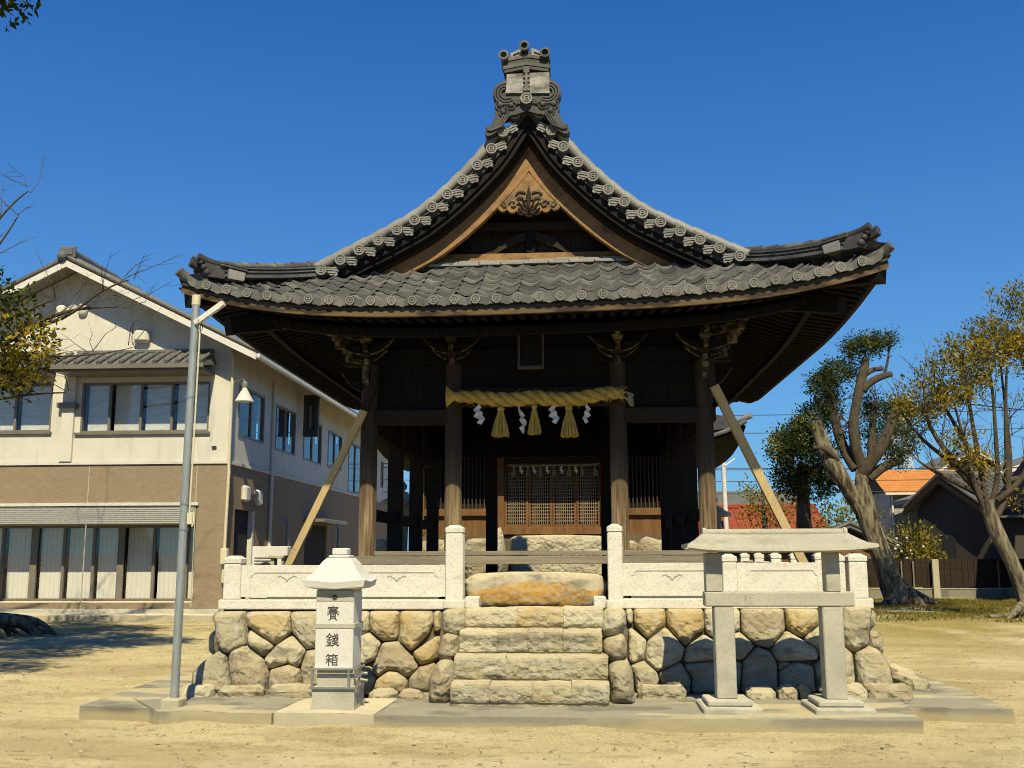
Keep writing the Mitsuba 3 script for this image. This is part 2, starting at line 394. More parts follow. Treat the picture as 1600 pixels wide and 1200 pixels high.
# ------------------------------------------------------------------ ground and paving
def ground_mesh():
    near = np.concatenate([np.arange(-30, -6, .35), np.arange(-6, 5, .14), np.arange(5, 30.01, .35)])
    yy = np.concatenate([np.arange(3.0, 9.0, .3), np.arange(9.0, 11.2, .10), np.arange(11.2, 32.0, .35)])
    xs = np.concatenate([[-1500, -400, -120, -60], near, [60, 120, 400, 1500]])
    ys = np.concatenate([[-60, -20, -5], yy, [40, 55, 80, 150, 400, 1000, 2500]])
    def f(U, V):
        d = (meshkit.fbm(np.stack([U*.5, V*.5, U*0], -1), 3, 5)-.5)*.05+(meshkit.fbm(np.stack([U*1.7, V*1.7, U*0], -1), 3, 6)-.5)*.03
        lip_ = np.exp(-((V-9.72+.02*U)/.30)**2)*np.clip((4.0-np.abs(U+.5))/.8, 0, 1)
        d = d*(1-.5*lip_)+.085*lip_*np.clip(meshkit.fbm(np.stack([U*1.3, V*1.3, U*0], -1), 3, 8)*1.6-.35, 0, 1)
        w = np.clip((30-np.abs(U))/6, 0, 1)*np.clip((V-3)/1, 0, 1)*np.clip((32-V)/4, 0, 1)
        return U, V, d*w-.015
    return grid(f, xs, ys)
obj('ground', ground_mesh(), 'm_ground', kind='structure', smooth=True)
pav = thing('pavement', None, None, kind='structure')
def slab(poly, z0, z1, seed):
    m = xy(Polygon(poly), z0, z1)
    return rough(m, .013, .28, seed, .16)
obj('concrete_slab', slab([(-5.0, 10.36), (-2.86, 10.02), (-2.86, 11.6), (-5.0, 24.0), (-5.6, 24.0)], -.08, .105, 1), 'm_concrete', pav)
obj('concrete_slab', slab([(-4.02, 9.93), (-2.9, 9.86), (-2.86, 10.9), (-4.7, 10.9)], -.08, .122, 2), 'm_concrete', pav)
obj('concrete_slab', slab([(-2.89, 9.90), (-1.92, 9.83), (-1.88, 10.9), (-2.85, 10.9)], -.08, .123, 3), 'm_concrete_pale', pav)
obj('concrete_slab', slab([(-1.91, 9.78), (3.05, 9.70), (3.35, 11.7), (-1.87, 11.7)], -.08, .118, 4), 'm_concrete', pav)
obj('concrete_slab', slab([(3.06, 10.62), (4.2, 10.6), (4.35, 24.0), (3.36, 24.0)], -.08, .10, 5), 'm_concrete', pav)
# ledger stones lying along the foot of the wall
for i, (x0, x1, y, h) in enumerate([(-4.28, -3.93, 11.12, .10), (-3.86, -3.38, 11.15, .09), (-3.32, -2.78, 11.13, .10), (-2.2, -1.93, 11.05, .08), (-1.9, -1.62, 11.0, .07),
                                    (.60, 1.10, 11.1, .12), (1.72, 2.02, 11.12, .11), (2.04, 2.24, 11.1, .12), (2.26, 2.36, 11.08, .13), (2.62, 2.95, 11.15, .13), (2.97, 3.42, 11.2, .13),
                                    (3.62, 3.85, 12.0, .10), (3.75, 4.0, 12.9, .10), (3.8, 4.05, 14.0, .12), (3.6, 3.9, 14.9, .12)]):
    m = rough(box(x0, x1, y-.1, y+.16 if i < 11 else y+.7, .03, .12+h, .05), .03, .12, 30+i, .09)
    obj('ledger_stone', m, ['m_stone_p', 'm_stone_k', 'm_stone_g'][i % 3], pav, smooth=45)

# ------------------------------------------------------------------ stone platform
plat = thing('stone_platform', 'raised shrine platform of fitted natural boulders carrying the dark timber hall', 'stone platform')
WALL_STONES = [('g',[(-4.169,0.953),(-3.805,0.96),(-3.729,0.601),(-3.925,0.499),(-4.035,0.546),(-4.094,0.683)]),
 ('t',[(-3.797,0.953),(-3.286,0.96),(-3.235,0.739),(-3.391,0.589),(-3.743,0.793)]),
 ('g',[(-3.278,0.953),(-2.814,0.961),(-2.797,0.604),(-3.03,0.549),(-3.237,0.753)]),
 ('p',[(-2.806,0.954),(-2.38,0.961),(-2.347,0.747),(-2.45,0.686),(-2.737,0.59)]),
 ('t',[(-2.373,0.961),(-2.029,0.961),(-2.021,0.653),(-2.185,0.639),(-2.339,0.747)]),
 ('t',[(-2.022,0.961),(-1.65,0.961),(-1.623,0.858),(-1.666,0.728),(-1.861,0.525),(-1.999,0.646)]),
 ('t',[(-1.643,0.961),(-1.556,0.961),(-1.544,0.735),(-1.617,0.748)]),
 ('p',[(-3.733,0.773),(-3.397,0.582),(-3.52,0.467),(-3.721,0.595)]),
 ('p',[(-3.385,0.595),(-3.23,0.698),(-3.051,0.542),(-3.1,0.355),(-3.229,0.408),(-3.444,0.34),(-3.51,0.454)]),
 ('g',[(-4.294,0.311),(-4.178,0.438),(-4.033,0.533),(-3.938,0.486),(-3.905,0.325),(-3.826,0.102),(-4.188,0.074),(-4.276,0.087)]),
 ('k',[(-3.923,0.486),(-3.864,0.574),(-3.72,0.588),(-3.525,0.453),(-3.443,0.334),(-3.423,0.091),(-3.804,0.102),(-3.89,0.325)]),
 ('k',[(-3.436,0.334),(-3.22,0.394),(-3.091,0.342),(-3.032,0.093),(-3.416,0.091)]),
 ('k',[(-3.085,0.348),(-3.043,0.536),(-2.815,0.57),(-2.722,0.383),(-2.727,0.095),(-3.025,0.093)]),
 ('p',[(-2.729,0.577),(-2.353,0.734),(-2.206,0.625),(-2.255,0.444),(-2.42,0.371),(-2.686,0.383)]),
 ('k',[(-2.192,0.625),(-2.02,0.639),(-1.874,0.505),(-1.758,0.373),(-1.878,0.255),(-2.004,0.333),(-2.111,0.339),(-2.225,0.253),(-2.288,0.332),(-2.249,0.451)]),
 ('t',[(-2.224,0.24),(-2.103,0.326),(-1.996,0.32),(-1.877,0.242),(-1.88,0.093),(-2.267,0.091)]),
 ('g',[(-2.721,0.37),(-2.42,0.364),(-2.3,0.384),(-2.294,0.318),(-2.238,0.24),(-2.281,0.091),(-2.712,0.088)]),
 ('t',[(-1.853,0.519),(-1.55,0.721),(-1.538,0.486),(-1.57,0.433),(-1.752,0.386)]),
 ('k',[(-1.752,0.38),(-1.57,0.427),(-1.577,0.302),(-1.594,0.107),(-1.867,0.106),(-1.87,0.248)]),
 ('p',[(0.521,0.983),(0.606,0.99),(0.6,0.826),(0.536,0.833)]),
 ('t',[(0.613,0.99),(0.968,0.99),(0.957,0.806),(0.754,0.659),(0.607,0.826)]),
 ('t',[(0.975,0.99),(1.384,0.99),(1.382,0.767),(1.274,0.72),(1.167,0.587),(0.971,0.8)]),
 ('p',[(1.398,0.99),(1.56,0.99),(1.519,0.654),(1.4,0.727),(1.381,0.847)]),
 ('p',[(1.567,0.99),(1.785,0.99),(1.771,0.761),(1.65,0.727),(1.542,0.76)]),
 ('k',[(1.792,0.99),(2.268,0.99),(2.257,0.768),(2.148,0.655),(2.077,0.569),(1.923,0.615),(1.777,0.747)]),
 ('t',[(2.275,0.99),(2.644,0.99),(2.637,0.829),(2.426,0.682),(2.271,0.775)]),
 ('g',[(2.896,1.011),(3.23,1.018),(3.134,0.618),(2.959,0.532),(2.862,0.617)]),
 ('p',[(2.658,0.99),(2.889,1.004),(2.849,0.624),(2.643,0.822)]),
 ('p',[(0.55,0.813),(0.746,0.652),(0.703,0.46),(0.534,0.401)]),
 ('p',[(0.753,0.652),(0.957,0.8),(1.16,0.573),(1.103,0.442),(0.848,0.331),(0.716,0.441)]),
 ('p',[(1.167,0.573),(1.378,0.72),(1.504,0.634),(1.496,0.456),(1.129,0.423)]),
 ('p',[(1.539,0.727),(1.769,0.74),(1.915,0.602),(1.771,0.457),(1.509,0.45)]),
 ('p',[(2.083,0.563),(2.277,0.761),(2.576,0.57),(2.582,0.46),(2.138,0.439)]),
 ('p',[(2.432,0.675),(2.635,0.815),(2.847,0.61),(2.846,0.5),(2.597,0.466),(2.583,0.57)]),
 ('k',[(1.776,0.444),(1.934,0.588),(2.074,0.543),(2.13,0.426),(2.11,0.119),(1.719,0.117)]),
 ('k',[(2.14,0.336),(2.321,0.433),(2.513,0.395),(2.506,0.128),(2.13,0.119)]),
 ('g',[(2.86,0.604),(2.95,0.519),(2.932,0.161),(2.807,0.129),(2.606,0.122),(2.52,0.134),(2.526,0.389),(2.603,0.46)]),
 ('g',[(2.964,0.519),(3.132,0.605),(3.234,0.559),(3.328,0.391),(3.33,0.195),(3.268,0.144),(2.955,0.136)]),
 ('g',[(0.54,0.388),(0.702,0.447),(0.841,0.324),(0.893,0.139),(0.864,0.107),(0.605,0.105),(0.586,0.317)]),
 ('k',[(0.855,0.318),(1.102,0.429),(1.201,0.268),(1.177,0.108),(0.905,0.107)]),
 ('k',[(1.121,0.409),(1.495,0.443),(1.762,0.438),(1.705,0.117),(1.191,0.115),(1.215,0.268)]),
 ('g',[(2.15,0.426),(2.308,0.439),(2.141,0.349)])]
def wall_y(z):
    return 11.45+.34*(z-.12)
def stone_mesh(pts, yfun, bulge, seed, depth=.3, inset=.0015, step=.04):
    P = Polygon(pts).buffer(0)
    rr = min(.03, .12*math.sqrt(P.area))
    P = P.buffer(-inset).buffer(-rr, join_style=1).buffer(rr, join_style=1)
    if P.geom_type != 'Polygon':
        P = max(P.geoms, key=lambda g: g.area)
    L = P.exterior.length
    n = max(12, int(L/step))
    ring = np.array([P.exterior.interpolate(i/n, normalized=True).coords[0] for i in range(n)])
    x0, z0, x1, z1 = P.bounds
    gx, gz = np.meshgrid(np.arange(x0, x1, step), np.arange(z0, z1, step))
    r = np.random.default_rng(seed)
    q = np.stack([gx.ravel(), gz.ravel()], 1)+r.uniform(-.3, .3, (gx.size, 2))*step
    inner = P.buffer(-step*.45)
    q = np.array([a for a in q if inner.contains(Point(a))]).reshape(-1, 2)
    A = np.vstack([ring, q])
    tri = Delaunay(A).simplices
    tri = np.array([t for t in tri if P.contains(Point(A[t].mean(0)))])
    a, b, c = A[tri[:, 0]], A[tri[:, 1]], A[tri[:, 2]]
    cr = (b[:, 0]-a[:, 0])*(c[:, 1]-a[:, 1])-(b[:, 1]-a[:, 1])*(c[:, 0]-a[:, 0])
    tri[cr < 0] = tri[cr < 0][:, ::-1]
    d = np.array([P.exterior.distance(Point(p)) for p in A])
    w = .085
    t = np.clip(d/w, 0, 1)
    h = bulge*np.sqrt(np.maximum(1-(1-t)**2, 0))+bulge*.35*np.clip(d/.22, 0, 1)
    nz = meshkit.fbm(np.stack([A[:, 0]*7, A[:, 1]*7, A[:, 0]*0+seed*3.3], 1), 3, seed)-.5
    nz2 = meshkit.noise(np.stack([A[:, 0]*2.2, A[:, 1]*2.2, A[:, 0]*0+seed*1.7], 1), seed)-.5
    fc = np.abs(meshkit.noise(np.stack([A[:, 0]*4.1+seed, A[:, 1]*4.1, A[:, 0]*0+seed*2.9], 1), seed+9)-.5)
    h = h+(nz*.06+nz2*.09-fc*.07)*np.sqrt(t)
    Y = np.array([yfun(z) for z in A[:, 1]])-h
    V = np.stack([A[:, 0], Y, A[:, 1]], 1)
    back = np.stack([ring[:, 0], np.array([yfun(z) for z in ring[:, 1]])+depth, ring[:, 1]], 1)
    N = len(A)
    F = [tuple(t) for t in tri]
    # ring orientation
    ccw = P.exterior.is_ccw
    for i in range(n):
        j = (i+1) % n
        quad = (i, N+i, N+j, j) if ccw else (j, N+j, N+i, i)
        F += [(quad[0], quad[1], quad[2]), (quad[0], quad[2], quad[3])]
    return trimesh.Trimesh(np.vstack([V, back]), np.array(F), process=False)
for i, (k, pts) in enumerate(WALL_STONES):
    obj('boulder', stone_mesh(pts, wall_y, [.065, .085, .06, .075][i % 4], i), 'm_stone_'+k, plat, smooth=55)
# core behind the stones: joint earth, and the side walls of the terrace
core = hexa([(-4.20, 11.50, -.05), (3.30, 11.50, -.05), (3.36, 27, -.05), (-4.27, 27, -.05)], [(-4.06, 11.81, .95), (3.15, 11.81, .95), (3.15, 27, .95), (-4.08, 27, .95)])
obj('earth_core', core, 'm_terrace', plat)
sides = []
r0 = np.random.default_rng(3)
for sx in (-1, 1):
    for row, (z0, z1) in enumerate(((.1, .42), (.42, .72), (.72, 1.0))):
        y = 12.0
        while y < 26.5:
            L = r0.uniform(.45, .8)
            xo = (-4.27+.19*(z0-.1)/.9) if sx < 0 else (3.36-.19*(z0-.1)/.9)
            sides.append(rough(box(xo-.12, xo+.12, y+.01, y+L-.01, z0+.005, z1-.005, .07), .03, .2, int(y*10)+row, .3))
            y += L
obj('side_boulder', cat(sides), 'm_stone_g', plat, kind='stuff', smooth=45)
obj('terrace_floor', box(-4.1, 3.18, 11.9, 27, .952, .985), 'm_terrace', plat)

# ------------------------------------------------------------------ stone steps
st = thing('stone_steps', 'four rough stone steps between rounded flank boulders leading up to the hall', 'stone steps')
STEP = [(10.40, .34, .10, (-1.272, -.889, -.468, -.077, .290)), (10.66, .58, .30, (-1.269, -.742, -.196, .290)), (10.92, .81, .54, (-1.247, -.849, -.53, -.165, .239)), (11.2, 1.02, .78, (-1.214, -.659, -.161, .264))]
for i, (y, zt, zb, xs) in enumerate(STEP):
    for j in range(len(xs)-1):
        dy = rng.uniform(-.008, .008)
        zt_ = zt+rng.uniform(-.008, .004)
        q = np.linspace(0, np.pi/2, 5)
        P = Polygon([(y+.54, zb-.06), (y+.54, zt_-.004)]+[(y+dy+.095-.095*math.sin(a), zt_-.075+.075*math.cos(a)) for a in q]+[(y+dy-.006, zb+.085), (y+dy+.004, zb+.055), (y+dy+.022, zb+.038), (y+dy+.022, zb-.06)])
        m = rough(yz(P, xs[j]+.001, xs[j+1]-.001), .017, .14, i*10+j, .04)
        obj('step_block', m, ['m_stone_k', 'm_stone_g', 'm_stone_p', 'm_stone_t'][[(1, 1, 1, 1), (1, 1, 1, 1), (2, 1, 1, 1), (2, 3, 2, 2)][i][j]], st, smooth=50)
FLANK = [('g', 11.16, [(-1.48, 0.992), (-1.273, 1.006), (-1.19, 0.892), (-1.203, 0.746), (-1.292, 0.692), (-1.464, 0.758)]), ('k', 10.91, [(-1.431, 0.771), (-1.283, 0.739), (-1.241, 0.551), (-1.314, 0.48), (-1.468, 0.499), (-1.496, 0.57)]),
         ('k', 10.59, [(-1.439, 0.518), (-1.316, 0.518), (-1.263, 0.412), (-1.262, 0.288), (-1.312, 0.083), (-1.532, 0.082), (-1.535, 0.342)]), ('p', 11.17, [(0.319, 1.006), (0.502, 1.007), (0.512, 0.841), (0.442, 0.729), (0.259, 0.695), (0.22, 0.768), (0.243, 0.927)]),
         ('k', 10.89, [(0.266, 0.711), (0.471, 0.769), (0.501, 0.628), (0.492, 0.507), (0.341, 0.487), (0.301, 0.461), (0.244, 0.608)]), ('g', 10.63, [(0.312, 0.483), (0.383, 0.515), (0.505, 0.515), (0.541, 0.416), (0.559, 0.09), (0.305, 0.1), (0.291, 0.378)])]
for i, (k, y, pts) in enumerate(FLANK):
    obj('flank_boulder', stone_mesh(pts, lambda z, y=y: y+.12, .15, 200+i, depth=.5), 'm_stone_'+k, st, smooth=55)

# large stepping stone at the top of the steps, orange lichen on its face
def step_stone(x0, x1, y, z0, z1, seed):
    xs = np.linspace(0, 1, 25)
    pts = [(x0+.06, z0), (x1-.10, z0), (x1-.05, z0+.12), (x1, z0+.28), (x1-.07, z1-.03), (.5*(x0+x1)+.3, z1), (.5*(x0+x1)-.3, z1), (x0+.12, z1-.02), (x0, z1-.09), (x0+.02, z0+.15)]
    return stone_mesh(pts, lambda z: y+.12, .10, seed, depth=.75, step=.045)
obj('stepping_stone', step_stone(-1.33, .34, 11.95, .96, 1.385, 301), 'm_stone_lichen', label='broad granite doorstep stone with orange lichen stain above the steps', cat='stepping stone', smooth=55)
obj('stepping_stone', step_stone(-1.62, .66, 24.65, 1.0, 2.04, 302), 'm_stone_p', label='pale rounded doorstep stone before the lattice doors of the rear building', cat='stepping stone', smooth=55)

# ------------------------------------------------------------------ granite fences
def post(parent, x0, x1, y, z0, z1, w=.2, m='m_granite', name='post'):
    k = obj(name, box(x0, x1, y, y+w, z0, z1-.10, .008), m, parent)
    xm, ym, hw = (x0+x1)/2, y+w/2, (x1-x0)/2
    c = [box(x0+.010, x1-.010, y+.010, y+w-.010, z1-.10, z1-.088), box(x0-.004, x1+.004, y-.004, y+w+.004, z1-.088, z1-.03, .006)]
    c.append(hexa([(x0+.004, y+.004, z1-.031), (x1-.004, y+.004, z1-.031), (x1-.004, y+w-.004, z1-.031), (x0+.004, y+w-.004, z1-.031)],
                  [(x0+.05, y+.05, z1), (x1-.05, y+.05, z1), (x1-.05, y+w-.05, z1), (x0+.05, y+w-.05, z1)]))
    obj('post_cap', cat(c), m, k)
    return k
def panel(parent, x0, x1, y, z0, z1, motif=True, slots=True):
    hz = (z0+.035, z1-.075)
    outer = sbox(x0, z0, x1, z1)
    body = xz(outer, y, y+.11)
    k = obj('panel', body, 'm_granite', parent)
    # raised border around a sunken field with cut corners
    fx0, fx1, fz0, fz1 = x0+.10, x1-.10, z0+.04, z1-.085
    field = Polygon([(fx0, fz0), (fx1, fz0), (fx1, fz1-.05), (fx1-.02, fz1-.05), (fx1-.05, fz1), (fx0+.05, fz1), (fx0+.02, fz1-.05), (fx0, fz1-.05)])
    obj('panel_border', xz(outer.difference(field), y-.012, y), 'm_granite', k)
    if motif:
        cx, cz = (x0+x1)/2, z0+.20
        s = LineString([(cx-.11, cz+.02), (cx-.075, cz+.035), (cx-.05, cz+.012), (cx-.03, cz+.012), (cx, cz-.03), (cx+.03, cz+.012), (cx+.05, cz+.012), (cx+.075, cz+.035), (cx+.11, cz+.02)]).buffer(.006)
        obj('carved_line', xz(s, y-.003, y), 'm_carve', k)
    return k
def base_rail(parent, x0, x1, y, z0, z1):
    return obj('base_rail', rough(box(x0, x1, y, y+.3, z0, z1, .01), .002, .2, int(x0*10)), 'm_granite', parent)
fl = thing('granite_fence', 'low white granite fence of a single carved panel left of the steps', 'stone fence')
base_rail(fl, -4.14, -1.36, 11.80, .975, 1.085)
post(fl, -4.10, -3.90, 11.83, 1.087, 1.585)
panel(fl, -3.90, -2.83, 11.88, 1.115, 1.475)
post(fl, -2.825, -2.665, 11.84, 1.087, 1.58)
panel(fl, -2.66, -1.505, 11.88, 1.115, 1.475)
obj('shadow_slot', box(-3.6, -1.6, 11.90, 11.98, 1.086, 1.114), 'm_granite_old', fl)
post(fl, -1.50, -1.30, 11.72, 1.02, 1.925)
obj('post_foot', box(-1.52, -1.28, 11.68, 11.98, .99, 1.085, .012), 'm_granite', fl)
obj('end_block', box(-1.28, -1.12, 11.74, 11.98, .99, 1.12, .012), 'm_granite', fl)
fr = thing('granite_fence', 'low white granite fence of two carved panels behind the roofed stone frame', 'stone fence')
base_rail(fr, .50, 3.26, 11.80, .985, 1.095)
post(fr, .335, .50, 11.72, 1.02, 1.93)
obj('post_foot', box(.31, .52, 11.68, 11.98, .99, 1.085, .012), 'm_granite', fr)
obj('end_block', box(.17, .31, 11.74, 11.98, .99, 1.12, .012), 'm_granite', fr)
panel(fr, .505, 1.62, 11.88, 1.125, 1.49)
post(fr, 1.625, 1.785, 11.84, 1.097, 1.59)
panel(fr, 1.79, 2.78, 11.88, 1.125, 1.49, False)
obj('shadow_slot', box(.6, 2.95, 11.90, 11.98, 1.096, 1.124), 'm_granite_old', fr)
post(fr, 2.785, 2.98, 11.84, 1.097, 1.59)
post(fr, 3.02, 3.22, 11.83, 1.097, 1.59)
for i in range(5):
    post(fr, 3.0, 3.16, 13.4+1.5*i, .98, 1.60, .16, name='side_post')
obj('side_rail', box(3.03, 3.13, 12.04, 19.5, 1.2, 1.46, .01), 'm_granite', fr)

# ------------------------------------------------------------------ the hall: timber frame
hall = thing('shrine_hall', 'open dark timber shrine hall with a tiled hip and gable roof', 'shrine hall')
XC = -.51
COLX = [-2.605, -1.535, .522, 1.590]
COLY = [12.7, 14.65, 16.55, 18.5]
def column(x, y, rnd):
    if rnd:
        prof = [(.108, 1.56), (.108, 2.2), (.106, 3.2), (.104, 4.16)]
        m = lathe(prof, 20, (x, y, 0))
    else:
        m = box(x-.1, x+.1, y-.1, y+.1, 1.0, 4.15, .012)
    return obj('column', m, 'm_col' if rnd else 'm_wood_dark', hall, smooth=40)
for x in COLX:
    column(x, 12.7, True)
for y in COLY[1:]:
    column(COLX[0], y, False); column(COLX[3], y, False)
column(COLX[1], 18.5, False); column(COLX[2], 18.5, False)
obj('sill', box(-2.72, 1.72, 12.42, 12.58, 1.475, 1.57, .006), 'm_wood_grey', hall)
obj('sill', box(-2.50, 1.66, 12.6, 12.8, 1.574, 1.632, .006), 'm_wood_grey', hall)
for x in (-2.6, -1.5, .5, 1.58):
    obj('sill_post', box(x-.09, x+.09, 12.45, 12.62, .98, 1.474), 'm_wood_dark', hall)
for i in range(16):
    x0 = -2.66+i*.272
    obj('added_floor_board', box(x0+.003, x0+.269, 12.81, 18.6, 1.50, 1.545+.002*(i % 3)), 'm_wood_dark', hall)  # unseen floor, added to keep the space under the sill dark
# tie beams and upper walls
for x0, x1 in ((-2.72, -1.46), (.44, 1.72)):
    obj('tie_beam', box(x0, x1, 12.62, 12.79, 3.20, 3.39, .012), 'm_wood_dark', hall)
obj('tie_beam', box(-1.46, .44, 12.64, 12.78, 3.42, 3.66, .012), 'm_wood_dark', hall)
obj('head_beam', box(-2.95, 1.94, 12.61, 12.80, 3.96, 4.16, .012), 'm_wood_black', hall)
n = 0
for x0, x1, z0 in ((-2.5, -1.63, 3.392), (-1.43, .41, 3.662), (.63, 1.49, 3.392)):
    k = int((x1-x0)/.145)
    for i in range(k):
        a, b = x0+(x1-x0)*i/k, x0+(x1-x0)*(i+1)/k
        obj('wall_board', box(a+.003, b-.003, 12.695+.004*(i % 3), 12.73, z0, 3.958), 'm_wood_black', hall)
for y0, y1 in zip(COLY[:-1], COLY[1:]):
    for x in (COLX[0], COLX[3]):
        obj('side_beam', box(x-.08, x+.08, y0+.1, y1-.1, 3.1, 3.32, .01), 'm_wood_black', hall)
        obj('side_panel', box(x-.02, x+.02, y0+.1, y1-.1, 3.322, 4.12), 'm_wood_black', hall)
        obj('side_rail', box(x-.05, x+.05, y0+.1, y1-.1, 2.02, 2.16, .01), 'm_wood_black', hall)
obj('rear_beam', box(-2.7, 1.7, 18.42, 18.58, 3.32, 3.62, .01), 'm_wood_black', hall)
obj('rear_panel', box(-2.5, 1.48, 18.47, 18.53, 3.622, 4.5), 'm_wood_black', hall)
for x in (COLX[1], COLX[2]):
    obj('cross_beam', box(x-.08, x+.08, 12.82, 18.4, 3.9, 4.14, .01), 'm_wood_black', hall)
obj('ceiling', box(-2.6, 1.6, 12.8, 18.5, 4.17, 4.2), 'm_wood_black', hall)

# brackets under the eaves: bearing block, arms with curved noses, pale worn edges
def arm_curve(x, z, y, sx, L, rise, t=.028):
    s = np.linspace(0, 1, 9)
    top = [(x+sx*L*a, z+rise*(a**2.2)) for a in s]
    bot = [(x+sx*L*a, z-.085*(1-a**1.5)+rise*(a**2.2)-.02) for a in s]
    P = Polygon(top+bot[::-1]).buffer(0)
    edge = LineString(bot).buffer(.005, cap_style=2)
    return xz(P, y-.035, y+.035), xz(edge, y-.045, y+.03)
def bracket(x, corner=0):
    k = obj('bracket', box(x-.11, x+.11, 12.50, 12.8, 4.0, 4.10, .015), 'm_wood_dark', hall)
    # noses towards the front, stacked and stepping out, with the pale cut ends
    for j, (z, y, w) in enumerate(((3.97, 12.42, .07), (4.13, 12.30, .075), (4.30, 12.16, .08))):
        obj('nose', box(x-w*.4, x+w*.4, y, 12.6, z-.05, z+.045, .01), 'm_relic', k)
        obj('bearing_block', hexa([(x-.045, y+.03, z+.052), (x+.045, y+.03, z+.052), (x+.045, y+.13, z+.052), (x-.045, y+.13, z+.052)],
                                  [(x-.075, y+.005, z+.115), (x+.075, y+.005, z+.115), (x+.075, y+.16, z+.115), (x-.075, y+.16, z+.115)]), 'm_relic' if j else 'm_wood_dark', k)
    for sx in (-1, 1):
        for z, L, rise, y in ((4.16, .30, .115, 12.40), (4.10, .19, .04, 12.5)):
            a, b = arm_curve(x+sx*.06, z, y, sx, L if corner != sx else L*1.35, rise if corner != sx else rise*1.25)
            obj('arm', a, 'm_wood_black', k); obj('arm_edge', b, 'm_relic', k)
    if corner:
        # the set on the corner itself, turned outward, with its lower nose
        a, b = np.array((x, 12.7)), np.array((x+corner*.44, 12.22))
        for z, f in ((4.02, .55), (4.17, .8), (4.32, 1.0)):
            e = a+(b-a)*f
            obj('corner_nose', beam((a[0], a[1], z), (e[0], e[1], z), .075, .10), 'm_relic', k)
            obj('bearing_block', box(e[0]-.06, e[0]+.06, e[1]-.02, e[1]+.10, z+.052, z+.11, .01), 'm_relic', k)
        obj('lower_nose', box(x-.045, x+.045, 12.40, 12.6, 3.70, 3.92, .012), 'm_relic', k)
        aa, bb = arm_curve(x+corner*.1, 3.74, 12.62, corner, .24, .14)
        obj('arm', aa, 'm_wood_black', k); obj('arm_edge', bb, 'm_relic', k)
for x, c in zip(COLX, (-1, 0, 0, 1)):
    bracket(x, c)
# row of small blocks along the upper beam
obj('purlin', box(-3.0, 2.0, 12.28, 12.42, 4.43, 4.55, .01), 'm_wood_black', hall)

# plaque under the eaves
plq = thing('name_plaque', 'dark framed wooden plaque hung at the middle under the front eaves', 'plaque')
obj('board', box(-.665, -.40, 12.10, 12.13, 3.83, 4.22, .004), 'm_wood_black', plq)
for b in ((-.70, -.665, 3.79, 4.26), (-.40, -.365, 3.79, 4.26), (-.665, -.40, 4.222, 4.26), (-.665, -.40, 3.79, 3.828)):
    obj('frame', box(b[0]+.01*(b[0] < -.69), b[1]-.01*(b[1] > -.37), 12.08, 12.14, b[2], b[3], .006), 'm_frame', plq)
for x in (-.64, -.43):
    obj('hanger', beam((x, 12.12, 4.25), (x, 12.45, 4.5), .03, .03), 'm_wood_dark', plq)

# ------------------------------------------------------------------ the hall: roof
HW, YF, YR, YM = 3.93, 10.9, 20.5, 15.7
VY, VR = 12.02, 19.3
XR = -.555
def ze(u):
    return .001291*u**4-.00023*u**3+.003823*u**2+.019057*u+4.350934
def zs(Y, sx):
    zc = ze(sx*HW)
    e = np.maximum(np.clip(1-(Y-YF)/3.3, 0, 1)**2, np.clip(1-(YR-Y)/1.7, 0, 1)**2)
    return 4.52+(zc-4.52)*e
_PA = [0, .157, .3, .443, .62, .8, .985, 1.175, 1.39, 1.605, 1.835, 2.07, 2.3, 2.525, 3.0, 3.5, 3.93, 4.3]
_PZ = [7.205, 6.985, 6.757, 6.54, 6.333, 6.146, 5.97, 5.81, 5.653, 5.535, 5.412, 5.298, 5.184, 5.063, 4.855, 4.65, 4.48, 4.34]
_prof = PchipInterpolator(_PA, _PZ)
def S(u, Y):
    a = np.abs(u)
    w = np.clip((a-2.2)/(HW-2.2), 0, 1); w = w*w*(3-2*w)
    return _prof(a)+.012*u*np.clip(a/2.5, 0, 1)+w*(zs(Y, np.sign(u+1e-9))-4.48)
def F(u, Y):
    t = np.clip((Y-YF)/1.8, 0, 1.1)
    k = np.clip(HW/np.maximum(HW-(Y-YF)*.8, 1), 1, 1.6)
    return 4.36+(ze(u)-4.36)*(1-np.clip(t, 0, 1))**1.2+.9*(.86*t+.14*t*t)+.02*u*t*.5
roof = key_of('roof', hall)
def half(sx, ys, a0, a1, na, dz=-.055):
    return grid(lambda U, V: (XC+sx*(a0(U)+(a1-a0(U))*V), U, S(sx*(a0(U)+(a1-a0(U))*V), U)+dz), ys, np.linspace(0, 1, na))
hip = lambda U: HW-(U-YF)
under = []
for sx in (-1, 1):
    under.append(half(sx, np.linspace(YF+.01, 12.1, 8), hip, HW, 8))
    under.append(half(sx, np.linspace(12.1, VR, 16), lambda U: U*0, HW, 30))
    under.append(half(sx, np.linspace(VR, YR-.01, 8), lambda U: HW-(YR-U), HW, 8))
under.append(grid(lambda U, V: (XC+V*(HW-(U-YF)), U, F(V*(HW-(U-YF)), U)-.055), np.linspace(YF, 12.74, 10), np.linspace(-1, 1, 25)))
under.append(grid(lambda U, V: (XC+V*(HW-(YR-U)), U, F(V*(HW-(YR-U)), 2*YM-U)-.055), np.linspace(YR-1.84, YR, 6), np.linspace(-1, 1, 25)))
under.append(xz(Polygon([(XC+s*a, float(_prof(a))-.1) for s in (-1, 1) for a in (np.linspace(2.2, 0, 12) if s < 0 else np.linspace(0, 2.2, 12))]), 19.0, 19.05))
scene[roof] = mikit.ply(cat(under), 'm_tile_dark', smooth=40)

